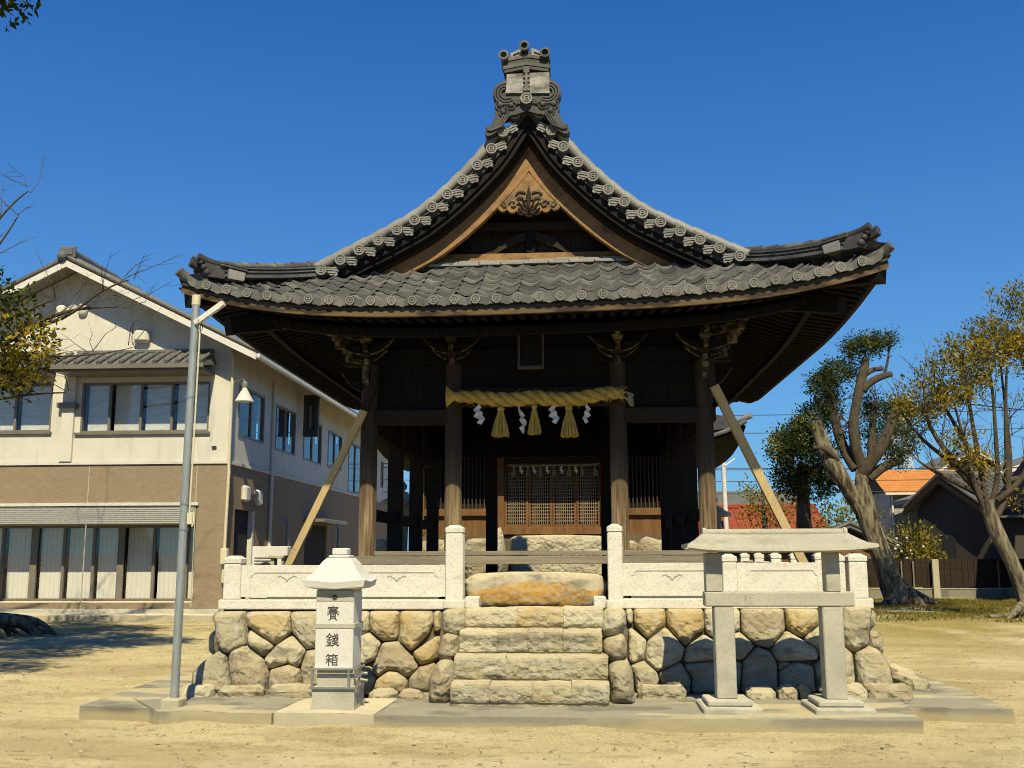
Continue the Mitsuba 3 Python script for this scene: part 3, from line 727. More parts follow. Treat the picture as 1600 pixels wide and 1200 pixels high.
TW = .2321
def wave(s):
    return .046*(.5+.5*np.cos(2*np.pi*s))**1.5+.014*(s-.5)
def tile(fsurf, c0, r0, dr_, nw=9, lift=.042, lip=.032, rnd=None):
    "one pan tile: across s in column c0..c0+TW, down-slope edge at r0, up-slope edge at r0+dr_; fsurf(across, down) -> x, y, z"
    s = np.linspace(0, 1, nw)
    j = rnd.uniform(-.006, .006, 3) if rnd is not None else np.zeros(3)
    V = []
    for dn, lf in ((0.0, lift), (1.04, .004)):
        x, y, z = fsurf(c0+TW*s, np.full(nw, r0+dr_*dn+j[0]*(dn < .5)))
        V.append(np.stack([x, y, z+wave(s)+lf+j[1]+j[2]*(s-.5)], 1))
    low = V[0].copy(); low[:, 2] -= lip
    V = np.vstack([V[0], V[1], low])
    Fc = []
    for i in range(nw-1):
        Fc += [(i, i+1, nw+i+1), (i, nw+i+1, nw+i), (2*nw+i, 2*nw+i+1, i+1), (2*nw+i, i+1, i)]
    return trimesh.Trimesh(V, np.array(Fc), process=False)
rt = np.random.default_rng(11)
NCOL = 32
def fsk(c, r):
    return XC+c, YF+r, F(c, YF+r)
DR = .222
for k in range(-1, NCOL):
    c0 = -3.59+TW*k
    for r in range(8):
        cm = abs(c0+TW/2)
        if cm > HW-DR*r-.02:
            continue
        obj('roof_tile', tile(fsk, c0, DR*r, DR, rnd=rt), (['m_tile']*8+['m_tile_mid']*4+['m_tile_dark'])[rt.integers(13)] if r else 'm_tile', roof, smooth=35)
# tile fields of the two long slopes and the rear
rear = []
for k in range(NCOL):
    c0 = -3.59+TW*k
    for r in range(7):
        if abs(c0+TW/2) < HW-DR*r:
            rear.append(tile(lambda c, q: (XC+c, YR-q, F(c, YF+q)), c0, DR*r, DR, nw=5))
obj('tile_field', cat(rear), 'm_tile', roof, kind='stuff', smooth=35)
for sx in (-1, 1):
    ms = []
    for k in range(int((YR-YF)/TW)):
        y0 = YF+.03+TW*k
        for r in range(17):
            lo = 3.93-DR*r
            ym = y0+TW/2
            if ym < 12.1 and lo-DR*.5 < HW-(ym-YF) or ym > VR and lo-DR*.5 < HW-(YR-ym) or lo-DR < .08:
                continue
            ms.append(tile(lambda c, q, sx=sx: (XC+sx*(HW-q), c, S(sx*(HW-q), c)), y0, DR*r, DR, nw=7))
    obj('tile_field', cat(ms), 'm_tile', roof, kind='stuff', smooth=35)

# round end tiles with a ring and square seal, one mesh shared by all
def disc_mesh(r, depth):
    m = [lathe([(r*.99, 0), (r, .004), (r, depth)], 20)]
    ang = np.linspace(0, 2*np.pi, 25)
    ring = Point(0, 0).buffer(r*.98, 24).difference(Point(0, 0).buffer(r*.78, 24))
    sq = sbox(-r*.40, -r*.44, r*.40, r*.44).difference(sbox(-r*.27, -r*.31, r*.27, r*.31)).union(sbox(-r*.27, -r*.05, r*.27, r*.05))
    s = []
    for g in (ring, sq):
        e = trimesh.creation.extrude_polygon(g, r*.13, engine='earcut')
        e.apply_translation([0, 0, -r*.13]); s.append(e)
    turn = lambda d: trimesh.Trimesh(np.stack([d.vertices[:, 0], d.vertices[:, 2], d.vertices[:, 1]], 1), d.faces[:, ::-1], process=False)
    return turn(cat(m)), turn(cat(s))
_d1, _d2 = disc_mesh(.051, .16), disc_mesh(.069, .22)
D1, D1S = mikit.ply(_d1[0], 'm_tile', smooth=30), mikit.ply(_d1[1], 'm_emblem')
D2, D2S = mikit.ply(_d2[0], 'm_tile', smooth=30), mikit.ply(_d2[1], 'm_emblem')
for k in range(NCOL):
    u = -3.59+TW*k
    w_ = T().translate([XC+u, YF-.035, float(ze(u))+.012]).rotate([0, 1, 0], float(rt.uniform(-20, 20)))
    obj('eave_disc', D1, None, roof, to_world=w_); obj('eave_disc_seal', D1S, None, roof, to_world=w_)
def lip_mesh(k):
    s = np.linspace(0, 1, 19)
    u = -3.59+TW*(k+s)
    top = ze(u)+wave(s)+.034
    bot = ze(u)+.034-.058*np.clip(np.sin(np.pi*s), 0, 1)**.25-.020*np.sin(np.pi*s)-.010*np.abs(np.sin(3*np.pi*s))
    return xz(Polygon(list(zip(XC+u, top))+list(zip(XC+u, bot))[::-1]), YF-.018, YF+.012)
for k in range(-1, NCOL):
    obj('eave_lip', lip_mesh(k), 'm_tile', roof)

# the gable verge: discs, sleeves, rows of round tiles
def verge_points(step, a0, a1):
    a = np.linspace(0, 4, 800)
    z = _prof(a)
    L = np.concatenate([[0], np.cumsum(np.hypot(np.diff(a), np.diff(z)))])
    s0, s1 = np.interp(a0, a, L), np.interp(a1, a, L)
    q = np.arange(s0, s1+1e-6, step)
    return np.interp(q, L, a)
VA = [.157, .3, .443, .62, .8, .985, 1.175, 1.39, 1.605, 1.835, 2.07, 2.3, 2.535]
def sleeve_mesh():
    w = .125
    P = Polygon([(0, .02), (-w*.5, .045), (-w*.95, .062), (-w*1.04, .04), (-w*.9, .018), (-w*1.08, 0), (-w*.9, -.022), (-w*.98, -.045), (-w*.8, -.062), (-w*.55, -.048), (-w*.3, -.055), (0, -.025)])
    m = [xz(P, .03, .06)]
    for q in ([(0, .02), (-w*.5, .018), (-w*.95, .006)], [(0, -.01), (-w*.45, -.02), (-w*.75, -.02)], [(0, .045), (-w*.5, .04), (-w, .035)]):
        m.append(xz(LineString(q).buffer(.008), .018, .03))
    return cat(m)
SL = sleeve_mesh()
SLL = mikit.ply(trimesh.Trimesh(SL.vertices*[-1, 1, 1], SL.faces[:, ::-1], process=False), 'm_emblem')
SLR = mikit.ply(SL, 'm_emblem')
for sx in (-1, 1):
    for a in VA:
        u = sx*a
        z = float(S(u, 12.1))
        sl = (float(_prof(a+.02))-float(_prof(a-.02)))/.04
        w_ = T().translate([XR+u, VY-.05, z]).rotate([0, 1, 0], float(rt.uniform(-8, 8)))
        obj('verge_disc', D2, None, roof, to_world=w_); obj('verge_disc_seal', D2S, None, roof, to_world=w_)
        th = math.atan(-sl)-math.radians(26)
        tx, tz = -sx*.07*math.cos(th), .07*math.sin(th)
        obj('verge_sleeve', SLR if sx > 0 else SLL, None, roof, to_world=T().translate([XR+u+tx, VY-.03, z+tz-.008]).rotate([0, 1, 0], sx*math.degrees(th)))
    for row, (yy, rr, off) in enumerate(((VY+.09, .062, .098), (VY+.36, .074, .115), (VY+.60, .06, .09))):
        pts = verge_points(.245, .30, 2.62)
        for i in range(len(pts)-1):
            aa = np.linspace(pts[i], pts[i+1]+.02, 4)
            sl = np.gradient(_prof(np.linspace(pts[i]-.02, pts[i+1]+.02, 4)), np.linspace(pts[i]-.02, pts[i+1]+.02, 4))
            nx, nz = -sl/np.hypot(1, sl), 1/np.hypot(1, sl)
            P = np.stack([XR+sx*(aa+nx*off), np.full(4, yy), S(sx*aa, 12.1)+nz*off], 1)
            obj('round_tile', tube(P, [rr*1.12, rr*1.10, rr*.98, rr*.95], 12), 'm_tile_pale', roof, smooth=50)
def band(o0, o1, amax, amin=0.0, n=50):
    "polygon of the gable plane between two offsets below the verge line, both sides joined at the apex"
    a = np.concatenate([np.linspace(-.25, amax, n)])
    zz = np.where(a >= 0, _prof(np.maximum(a, 0)), 7.205-1.42*a)
    sl = np.gradient(zz, a)
    nx, nz = sl/np.hypot(1, sl), -1/np.hypot(1, sl)
    up = list(zip(a+nx*o0, zz+nz*o0)); dn = list(zip(a+nx*o1, zz+nz*o1))
    P = Polygon(up+dn[::-1]).buffer(0).intersection(sbox(amin, 0, 9, 9))
    L = affinity.scale(P, -1, 1, origin=(0, 0))
    return affinity.translate(unary_union([P, L]) if amin == 0 else MultiPolygon([P, L] if P.geom_type == 'Polygon' else list(P.geoms)+list(L.geoms)), XR, 0)
obj('verge_fillet', xz(band(.03, .10, 2.62), VY+.03, VY+.5), 'm_tile_dark', roof)
obj('verge_board', xz(band(.10, .18, 2.60), VY+.06, VY+.5), 'm_wood_black', roof)
obj('verge_board', xz(band(.175, .235, 2.56), VY+.10, VY+.5), 'm_wood_black', roof)
obj('verge_moulding', xz(band(.236, .275, 2.52), VY+.27, VY+.5), 'm_wood_dark', roof)
obj('bargeboard', xz(band(.276, .425, 2.47), VY+.33, VY+.43), 'm_wood_gold', roof)
obj('bargeboard_edge', xz(band(.425, .455, 2.46), VY+.315, VY+.42), 'm_wood_gold', roof)
obj('verge_soffit', xz(band(.08, .12, 2.7), VY+.26, 12.95), 'm_wood_black', roof)

# carved pendant under the apex
gx, gz = -.556, 6.33
tri = Polygon([(gx, gz+.03), (gx-.40, 5.90), (gx+.40, 5.90)])
sc = [Point(gx+x, z).buffer(r) for x, z, r in ((-.33, 5.915, .06), (-.21, 5.90, .065), (-.09, 5.885, .07), (0, 5.865, .075), (.09, 5.885, .07), (.21, 5.90, .065), (.33, 5.915, .06))]
inner = Polygon([(gx-.46, 5.6), (gx-.44, 5.86), (gx, gz+.09), (gx+.44, 5.86), (gx+.46, 5.6)])
pend = unary_union([tri]+sc).intersection(inner)
pk = key_of('gable_pendant', roof)
obj('gable_pendant', xz(pend, VY+.325, VY+.385), 'm_wood_gold', roof)
lines = []
for sx in (-1, 1):
    for cx, cz, r in ((.20, 5.94, .055), (.31, 5.93, .035)):
        t = np.linspace(.3, 6.9, 26)
        lines.append(LineString([(gx+sx*(cx+r*math.cos(q)*(1-q/9)), cz+r*math.sin(q)*(1-q/9)) for q in t]).buffer(.010))
    lines.append(LineString([(gx+sx*.04, 6.0), (gx+sx*.12, 6.03), (gx+sx*.17, 5.98), (gx+sx*.12, 5.95)]).buffer(.014))
    lines.append(LineString([(gx+sx*.05, 6.09), (gx+sx*.12, 6.11), (gx+sx*.16, 6.07)]).buffer(.012))
    lines.append(LineString([(gx+sx*.02, 5.8), (gx+sx*.09, 5.83), (gx+sx*.12, 5.9)]).buffer(.012))
obj('pendant_scrolls', xz(unary_union(lines), VY+.30, VY+.326), 'm_relic', roof)
lf = [Polygon([(gx, 6.17), (gx-.035, 6.05), (gx, 5.85), (gx+.035, 6.05)])]
for sx in (-1, 1):
    lf += [Polygon([(gx, 5.86), (gx+sx*.09, 6.04), (gx+sx*.045, 5.9)]), Polygon([(gx, 5.84), (gx+sx*.13, 5.97), (gx+sx*.06, 5.85)]), Polygon([(gx, 5.82), (gx+sx*.14, 5.88), (gx+sx*.06, 5.8)])]
obj('pendant_leaf', xz(unary_union(lf), VY+.28, VY+.326), 'm_wood_dark', roof)

# gable wall behind: planks, struts, sunlit beams, grey ridge courses at the head of the skirt
gw = affinity.translate(Polygon([(s*a, float(_prof(a))-.12) for s in (-1, 1) for a in (np.linspace(2.5, 0, 14) if s < 0 else np.linspace(0, 2.5, 14))]), XR, 0)
for i in range(27):
    x0 = XR-1.95+i*.145
    P = gw.intersection(sbox(x0+.003, 5.2, x0+.142, 6.9))
    if not P.is_empty and P.area > .01:
        obj('gable_board', xz(P, 12.78+.005*(i % 2), 12.85), 'm_wood_dark', roof)
def gbeam(z0, z1, y, w, m, nm='gable_beam'):
    P = gw.intersection(sbox(XR-w, z0, XR+w, z1))
    obj(nm, xz(P, y, 12.8), m, roof)
gbeam(5.24, 5.325, 12.60, 1.9, 'm_wood_gold'); gbeam(5.33, 5.40, 12.66, 1.7, 'm_wood_gold')
gbeam(5.70, 5.80, 12.62, 1.0, 'm_wood_dark'); gbeam(6.10, 6.2, 12.6, .7, 'm_wood_black')
obj('gable_strut', box(XR-.05, XR+.05, 12.66, 12.77, 5.41, 5.69), 'm_wood_black', roof)
for sx in (-1, 1):
    q = [(XR+sx*.06, 5.69), (XR+sx*.30, 5.60), (XR+sx*.46, 5.45), (XR+sx*.60, 5.41), (XR+sx*.44, 5.41), (XR+sx*.30, 5.49), (XR+sx*.06, 5.58)]
    obj('frog_leg_strut', xz(Polygon(q).buffer(0), 12.68, 12.76), 'm_wood_dark', roof)
    for dx in (.85, 1.2):
        obj('gable_strut', xz(gw.intersection(sbox(XR+sx*dx-.05, 5.41, XR+sx*dx+.05, 5.7)), 12.66, 12.77), 'm_wood_black', roof)
    a = Polygon([(XR+sx*.98, 5.66), (XR+sx*1.14, 5.66), (XR+sx*1.10, 5.54), (XR+sx*1.0, 5.54)])
    obj('gable_block', xz(a, 12.6, 12.72), 'm_wood_dark', roof)
for row, (z, y) in enumerate(((5.195, 12.44), (5.238, 12.50))):
    x = -1.85+.12*row
    while x < .75:
        L = rt.uniform(.25, .36)
        dz = .012*(x-XR)+rt.uniform(-.004, .004)
        obj('head_course', box(x+.004, x+L-.004, y+rt.uniform(-.008, .008), 12.62, z+dz, z+dz+.038, .006), 'm_tile_pale', roof)
        x += L

# main ridge and its end tile with scrolls
for i, (z0, z1, w) in enumerate(((7.12, 7.22, .22), (7.22, 7.30, .19), (7.30, 7.38, .21), (7.38, 7.46, .18), (7.46, 7.54, .2))):
    obj('ridge_course', box(XR-w, XR+w, 12.12, 19.4, z0+.003, z1), 'm_tile_dark' if i % 2 else 'm_tile', roof)
obj('ridge_roll', tube([(XR, 12.12, 7.58), (XR, 19.4, 7.58)], .085, 12), 'm_tile', roof, smooth=40)
ok = key_of('ridge_end_tile', roof)
def mir(p):
    return (2*XR-p[0],)+tuple(p[1:])
back = unary_union([Point(-.815, 7.235).buffer(.165), Point(-.83, 7.04).buffer(.125), Point(-.72, 7.05).buffer(.1), LineString([(-.88, 6.97), (-.93, 6.87), (-.97, 6.77), (-1.03, 6.735)]).buffer(.05), Polygon([(-.85, 7.3), (XR, 7.5), (XR, 7.0), (-.7, 6.95)])])
back = unary_union([back, affinity.scale(back, -1, 1, origin=(XR, 0))]).difference(affinity.translate(Polygon([(-.6, 6.0), (-.03, 6.98), (0, 7.0), (.03, 6.98), (.6, 6.0)]), XR, 0))
scene[ok] = mikit.ply(xz(back, VY-.10, VY+.06), 'm_tile_dark')
rel = []
for sx in (-1, 1):
    X = lambda x: XR+sx*(-(x-XR))
    for ph, r0_ in ((0, .16), (.55, .125), (1.1, .088)):
        t = np.linspace(0, 4.1-ph*.4, 22)
        P = [(X(-.815+(r0_-.010*q)*math.cos(-.9-q)), VY-.115, 7.235+(r0_-.010*q)*math.sin(-.9-q)) for q in t]
        lead = [(X(-.60+.02*ph), VY-.10, 7.10+.045*ph), (X(-.68), VY-.115, 7.085+.04*ph)]
        rel.append(tube(np.array(lead+P), .016, 8))
    for x, z, r in ((-.885, 7.073, .052), (-.749, 7.068, .045), (-.845, 6.985, .048)):
        b = trimesh.creation.icosphere(subdivisions=2, radius=r*.75); b.apply_translation([X(x), VY-.11, z]); rel.append(b)
        t = np.linspace(0, 2*np.pi, 17)
        rel.append(tube(np.stack([X(x)+r*1.15*np.cos(t), np.full(17, VY-.11), z+r*1.15*np.sin(t)], 1), .010, 6, False))
    for o in (0, .03, .06):
        P = np.array([(-.84+o, 6.95), (-.88+o, 6.87), (-.93+o, 6.80), (-.99+o*.6, 6.745+o*.3), (-1.04+o*.3, 6.75+o*.4), (-1.05+o*.2, 6.79+o*.1), (-1.02, 6.80)])
        rel.append(tube(np.stack([[X(p) for p in P[:, 0]], np.full(7, VY-.11), P[:, 1]], 1), .014, 7))
obj('ridge_end_relief', cat(rel), 'm_tile_mid', roof, smooth=50)
obj('ridge_end_panel', hexa([(-.815, VY-.13, 7.225), (-.275, VY-.13, 7.21), (-.275, VY+.1, 7.21), (-.815, VY+.1, 7.225)], [(-.80, VY-.13, 7.475), (-.275, VY-.13, 7.485), (-.275, VY+.1, 7.485), (-.80, VY+.1, 7.475)]), 'm_plaster', roof)
fig = unary_union([sbox(-.60, 7.24, -.515, 7.28), sbox(-.595, 7.48, -.52, 7.56)]+[Polygon([(-.557, 7.46-.06*i), (-.60, 7.42-.06*i), (-.557, 7.40-.06*i), (-.514, 7.42-.06*i)]) for i in range(3)]+[sbox(-.57, 7.24, -.545, 7.5)])
obj('ridge_end_figure', xz(fig, VY-.155, VY-.13), 'm_tile', roof)
for sx in (-1, 1):
    for i, (z0, zc, w, m) in enumerate(((7.487, 7.53, .275, 'm_tile_dark'), (7.53, 7.565, .29, 'm_tile'), (7.577, 7.63, .28, 'm_tile_dark'), (7.63, 7.665, .29, 'm_tile'))):
        P = Polygon([(XR, z0+.05), (XR+sx*w, z0), (XR+sx*w, z0+.042), (XR, z0+.092)])
        obj('ridge_end_course', xz(P, VY-.14-.01*(i % 2), VY+.12), m, roof)
    obj('ridge_end_plate', xz(Polygon([(XR+sx*.06, 7.74), (XR+sx*.20, 7.68), (XR+sx*.20, 7.77), (XR+sx*.06, 7.83)]).difference(Polygon([(XR+sx*.09, 7.755), (XR+sx*.17, 7.72), (XR+sx*.17, 7.745), (XR+sx*.09, 7.78)])), VY-.10, VY+.0), 'm_emblem', roof)
    obj('ridge_end_back', xz(Polygon([(XR, 7.68), (XR+sx*.27, 7.62), (XR+sx*.27, 7.74), (XR, 7.82)]), VY-.06, VY+.12), 'm_tile_dark', roof)
for x, z in ((-.836, 7.700), (-.579, 7.815), (-.323, 7.715)):
    tubem = lathe([(.048, 0), (.048, .4), (.062, .46), (.064, .48), (.040, .482), (.036, .43)], 18)
    v = tubem.vertices
    obj('ridge_end_horn', trimesh.Trimesh(np.stack([x+v[:, 0], VY+.27-v[:, 2], z+.02-v[:, 2]*.05+v[:, 1]], 1), tubem.faces, process=False), 'm_tile', roof, smooth=40)
w_ = T().translate([-.558, VY-.16, 7.135]).scale(1.08)
obj('verge_disc', D2, None, roof, to_world=w_); obj('verge_disc_seal', D2S, None, roof, to_world=w_)

# hip ridges running out to the two front corners (and plainer ones at the rear)
def hip_ridge(sx, front=True):
    n = 14
    t = np.linspace(0, 1, n)
    a = 2.60+(3.66-2.60)*t
    Y = YF+(HW-a)
    z0 = np.maximum(S(sx*a, Y), F(sx*a, Y))+.01+.03*t**3
    x = XC+sx*a
    if not front:
        Y = 2*YM-Y
    d = np.array([sx*.707, -.707 if front else .707])
    nn = np.array([-d[1], d[0]])
    def course(w, o0, o1):
        V = []
        for i in range(n):
            for s_, o in ((-1, o0), (1, o0), (1, o1), (-1, o1)):
                V.append((x[i]+nn[0]*s_*w/2, Y[i]+nn[1]*s_*w/2, z0[i]+o))
        Fc = []
        for i in range(n-1):
            for j in range(4):
                p, q = i*4+j, i*4+(j+1) % 4
                Fc += [(p, q, q+4), (p, q+4, p+4)]
        e = (n-1)*4
        Fc += [(0, 2, 1), (0, 3, 2), (e, e+1, e+2), (e, e+2, e+3)]
        m = trimesh.Trimesh(np.array(V), np.array(Fc), process=False); m.fix_normals()
        return m
    for i, (w, o0, o1) in enumerate(((.27, .0, .036), (.23, .038, .062), (.26, .064, .078), (.22, .080, .104), (.25, .106, .120), (.21, .122, .142))):
        obj('hip_course', course(w, o0, o1), 'm_tile' if i % 2 == 0 else 'm_tile_dark', roof)
    for i in range(0, n-1, 2):
        P = np.stack([x[i:i+3], Y[i:i+3], z0[i:i+3]+.158], 1)
        if len(P) == 3:
            obj('hip_roll', tube(P, [.046, .050, .060], 10), 'm_tile', roof, smooth=40)
    if not front:
        return
    e = np.array([x[-1], Y[-1], z0[-1]])
    D3 = np.array([d[0], d[1], 0.0])
    N3 = np.array([nn[0], nn[1], 0.0])
    up = np.array([0, 0, 1.0])
    def fr(f, s, h):
        return e+D3*f+N3*s+up*h
    # stepped end block with a pale plate, scroll bosses and three upturned horns
    blk = [fr(-.10, -.16, -.02), fr(.10, -.15, -.02), fr(.10, .15, -.02), fr(-.10, .16, -.02)], [fr(-.10, -.11, .17), fr(.13, -.10, .19), fr(.13, .10, .19), fr(-.10, .11, .17)]
    m = hexa(*blk); m.fix_normals()
    obj('hip_end_block', m, 'm_tile_dark', roof)
    for s in (-1, 1):
        for j in range(3):
            b = trimesh.creation.icosphere(subdivisions=2, radius=.042-.005*j); b.apply_translation(fr(.10+.03*j, s*(.12-.02*j), .03+.06*j))
            obj('hip_end_boss', b, 'm_tile_dark', roof, smooth=True)
    pf = [fr(-.34, -.15, .0), fr(-.15, -.15, .0), fr(-.15, .15, .0), fr(-.34, .15, .0)], [fr(-.36, -.15, .10), fr(-.15, -.15, .115), fr(-.15, .15, .115), fr(-.36, .15, .10)]
    m = hexa(*pf); m.fix_normals(); obj('hip_end_plate', m, 'm_tile_pale', roof)
    for j in range(2):
        q = [fr(-.38+.01*j, -.16, .118+.03*j), fr(-.05, -.16, .135+.03*j), fr(-.05, .16, .135+.03*j), fr(-.38+.01*j, .16, .118+.03*j)]
        m = hexa(q, [p+up*.02 for p in q]); m.fix_normals(); obj('hip_end_course', m, 'm_tile', roof)
    for s, h, f0, f1 in ((-.085, .150, -.2, .20), (.085, .150, -.2, .20), (0, .085, 0, .25)):
        tt = np.linspace(0, 1, 7)
        P = np.array([fr(f0+(f1-f0)*q, s, h+.012*q+.045*q**3) for q in tt])
        obj('hip_end_horn', tube(P, [.042, .042, .042, .041, .040, .042, .046], 10), 'm_tile_dark', roof, smooth=40)
    # upturned corner tile
    tt = np.linspace(0, 1, 8)
    c = np.array([XC+sx*HW, YF, float(ze(sx*HW))])
    P = np.array([c+D3*(-.34+.34*q)+up*(-.02+.03*q+.085*q**3) for q in tt])
    obj('corner_tile', tube(P, [.07, .07, .07, .066, .062, .058, .056, .058], 12), 'm_tile', roof, smooth=40)
for sx in (-1, 1):
    hip_ridge(sx); hip_ridge(sx, False)

# eaves: fascia, two tiers of rafters with boards between
def off1(d):
    return -.135+.14*d
def off2(d):
    return -.16+.27*(d-.66)
def edge_pt(side, u, d, off):
    "a point under the eaves: u along the side, d inside the eave line"
    if side == 0 or side == 2:
        z = ze(np.clip(u*HW/max(HW-d*.55, 1e-3), -HW, HW))
        return (XC+u, (YF+d) if side == 0 else (YR-d), z+off)
    sx = 1 if side == 1 else -1
    return (XC+sx*(HW-d), u, zs(np.clip(YM+(u-YM)*4.8/(4.8-d*.55), YF, YR), sx)+off)
def soffit(side, d0, d1, f, n):
    def g(U, V):
        X, Y, Z = np.zeros(U.shape), np.zeros(U.shape), np.zeros(U.shape)
        for i in np.ndindex(U.shape):
            d = V[i]
            u = U[i]*(HW-d) if side in (0, 2) else YM+U[i]*(4.8-d)
            X[i], Y[i], Z[i] = edge_pt(side, u, d, f(d))
        return X, Y, Z
    return grid(g, np.linspace(-1, 1, n), np.linspace(d0, d1, 4))
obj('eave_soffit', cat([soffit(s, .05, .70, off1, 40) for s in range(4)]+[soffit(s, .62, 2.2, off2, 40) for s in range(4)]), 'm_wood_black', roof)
def runner(side, d, o0, o1, w, n=40):
    V = []
    for q in np.linspace(-1, 1, n):
        u = q*(HW-d) if side in (0, 2) else YM+q*(4.8-d)
        for dd, o in ((d, o0), (d+w, o0), (d+w, o1), (d, o1)):
            uu = u*(HW-dd)/(HW-d) if side in (0, 2) else YM+(u-YM)*(4.8-dd)/(4.8-d)
            V.append(edge_pt(side, uu, dd, o))
    Fc = []
    for i in range(n-1):
        for j in range(4):
            p, q = i*4+j, i*4+(j+1) % 4
            Fc += [(p, q, q+4), (p, q+4, p+4)]
    return trimesh.Trimesh(np.array(V), np.array(Fc), process=False)
for s in range(4):
    obj('fascia', runner(s, .03, -.150 if s == 0 else -.13, -.082, .05), 'm_fascia' if s == 0 else 'm_wood_dark', roof)
    obj('eave_filler', runner(s, .035, -.080, -.03, .06), 'm_tile_dark', roof)
    obj('eave_beam', runner(s, .62, -.255, -.15, .07), 'm_wood_black', roof)
for s in range(4):
    ms = []
    span = np.arange(-3.85, 3.86, .145) if s in (0, 2) else np.arange(YF+.1, YR-.05, .145)
    for u in span:
        room = (HW-abs(u)) if s in (0, 2) else min(u-YF, YR-u)
        for d0, d1, f, dz in ((.11, .70, off1, -.012), (.60, 2.0, off2, -.03)):
            e = min(d1, room)
            if e-d0 > .06:
                ms.append(beam(edge_pt(s, u, d0, f(d0)+dz), edge_pt(s, u, e, f(e)+dz), .062, .07))
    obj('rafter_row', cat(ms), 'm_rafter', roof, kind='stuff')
for sx in (-1, 1):
    c = np.array([XC+sx*HW, YF, float(ze(sx*HW))])
    D3 = np.array([-sx*.707, .707, 0])
    obj('hip_rafter', beam(c+D3*.12+[0, 0, -.22], c+D3*1.1+[0, 0, -.10], .15, .16), 'm_rafter', roof)
    obj('hip_rafter', beam(c+D3*.62+[0, 0, -.46], c+D3*2.5+[0, 0, -.02], .17, .19), 'm_rafter', roof)
obj('eave_panel', cat(box(-2.7, 1.7, 12.68, 12.74, 4.162, 4.7), box(-2.64, -2.58, 12.75, 18.5, 4.125, 4.7), box(1.56, 1.62, 12.75, 18.5, 4.125, 4.7)), 'm_wood_black', hall)

# ------------------------------------------------------------------ straw ropes, tassels, paper streamers
def rope(P, r, turns, strands=3, n=120, taper=None):
    P = np.array(P, float)
    s = np.linspace(0, 1, len(P)); q = np.linspace(0, 1, n)
    x = PchipInterpolator(s, P)(q)
    tg = np.gradient(x, axis=0); tg /= np.linalg.norm(tg, axis=1, keepdims=True)
    a = np.array([0, 1.0, 0]); b = np.cross(tg, a)
    ms = []
    rr = r*(taper(q) if taper else np.ones(n))
    for k in range(strands):
        ph = 2*np.pi*(turns*q+k/strands)
        c = x+(rr*.52)[:, None]*(np.cos(ph)[:, None]*a+np.sin(ph)[:, None]*b)
        ms.append(tube(c, rr*.50, 9))
    return cat(ms)
shim = thing('straw_rope', 'thick golden twisted straw rope hung across the front of the hall', 'sacred rope')
PR = [(-1.47, 12.36, 3.50), (-1.25, 12.36, 3.495), (-1.0, 12.36, 3.465), (-.75, 12.36, 3.458), (-.5, 12.36, 3.482), (-.28, 12.36, 3.455), (-.05, 12.36, 3.452), (.2, 12.36, 3.49), (.42, 12.36, 3.525), (.58, 12.36, 3.50)]
obj('twisted_strand', rope(PR, .083, 4.8, 3, taper=lambda q: np.clip(.72+.5*np.sin(np.pi*np.clip(q*1.02, 0, 1))**.6, 0, 1.12)), 'm_straw', shim, smooth=60)
fl_ = lathe([(.055, 0), (.05, .06), (.075, .10), (.125, .155), (.135, .16), (.11, .163)], 26)
v = fl_.vertices
obj('flared_end', trimesh.Trimesh(np.stack([-1.42-v[:, 2], 12.36+v[:, 0], 3.505+v[:, 1]], 1), fl_.faces[:, ::-1], process=False), 'm_straw', shim, smooth=40)
obj('frayed_end', cat([tube([(.55, 12.36+.02*math.sin(i), 3.50+.03*math.cos(i*2.1)), (.62, 12.35+.05*math.sin(i*1.7), 3.475+.05*math.cos(i*2.1)), (.68+.02*math.sin(i*5), 12.35+.08*math.sin(i*1.7), 3.43+.07*math.cos(i*2.3))], .009, 5) for i in range(26)]), 'm_straw_old', shim)
_r = np.random.default_rng(17)
_PR = np.array(PR); _fib = []
for i in range(240):
    q = _r.uniform(0, 1); j = min(int(q*(len(PR)-1)), len(PR)-2); b = _PR[j]+(_PR[j+1]-_PR[j])*(q*(len(PR)-1)-j)
    a = _r.uniform(0, 2*np.pi); o = np.array([0, math.cos(a), math.sin(a)])
    p0 = b+o*.07; d = np.array([_r.choice([-1, 1])*1.0, 0, 0])+o*_r.uniform(.2, .9)+_r.normal(size=3)*.25
    L = _r.uniform(.02, .06)
    _fib.append(tube([p0, p0+d*L*.5, p0+d*L+[0, 0, -.012]], [.0028, .0024, .0016], 4))
obj('loose_straw', cat(_fib), 'm_straw', shim, kind='stuff')
for x in (-.5, .37):
    t = np.linspace(0, 2*np.pi, 21)
    obj('binding', tube(np.stack([np.full(21, x), 12.36+.10*np.cos(t), (3.48 if x < 0 else 3.515)+.10*np.sin(t)], 1), .006, 6, False), 'm_straw_old', shim)
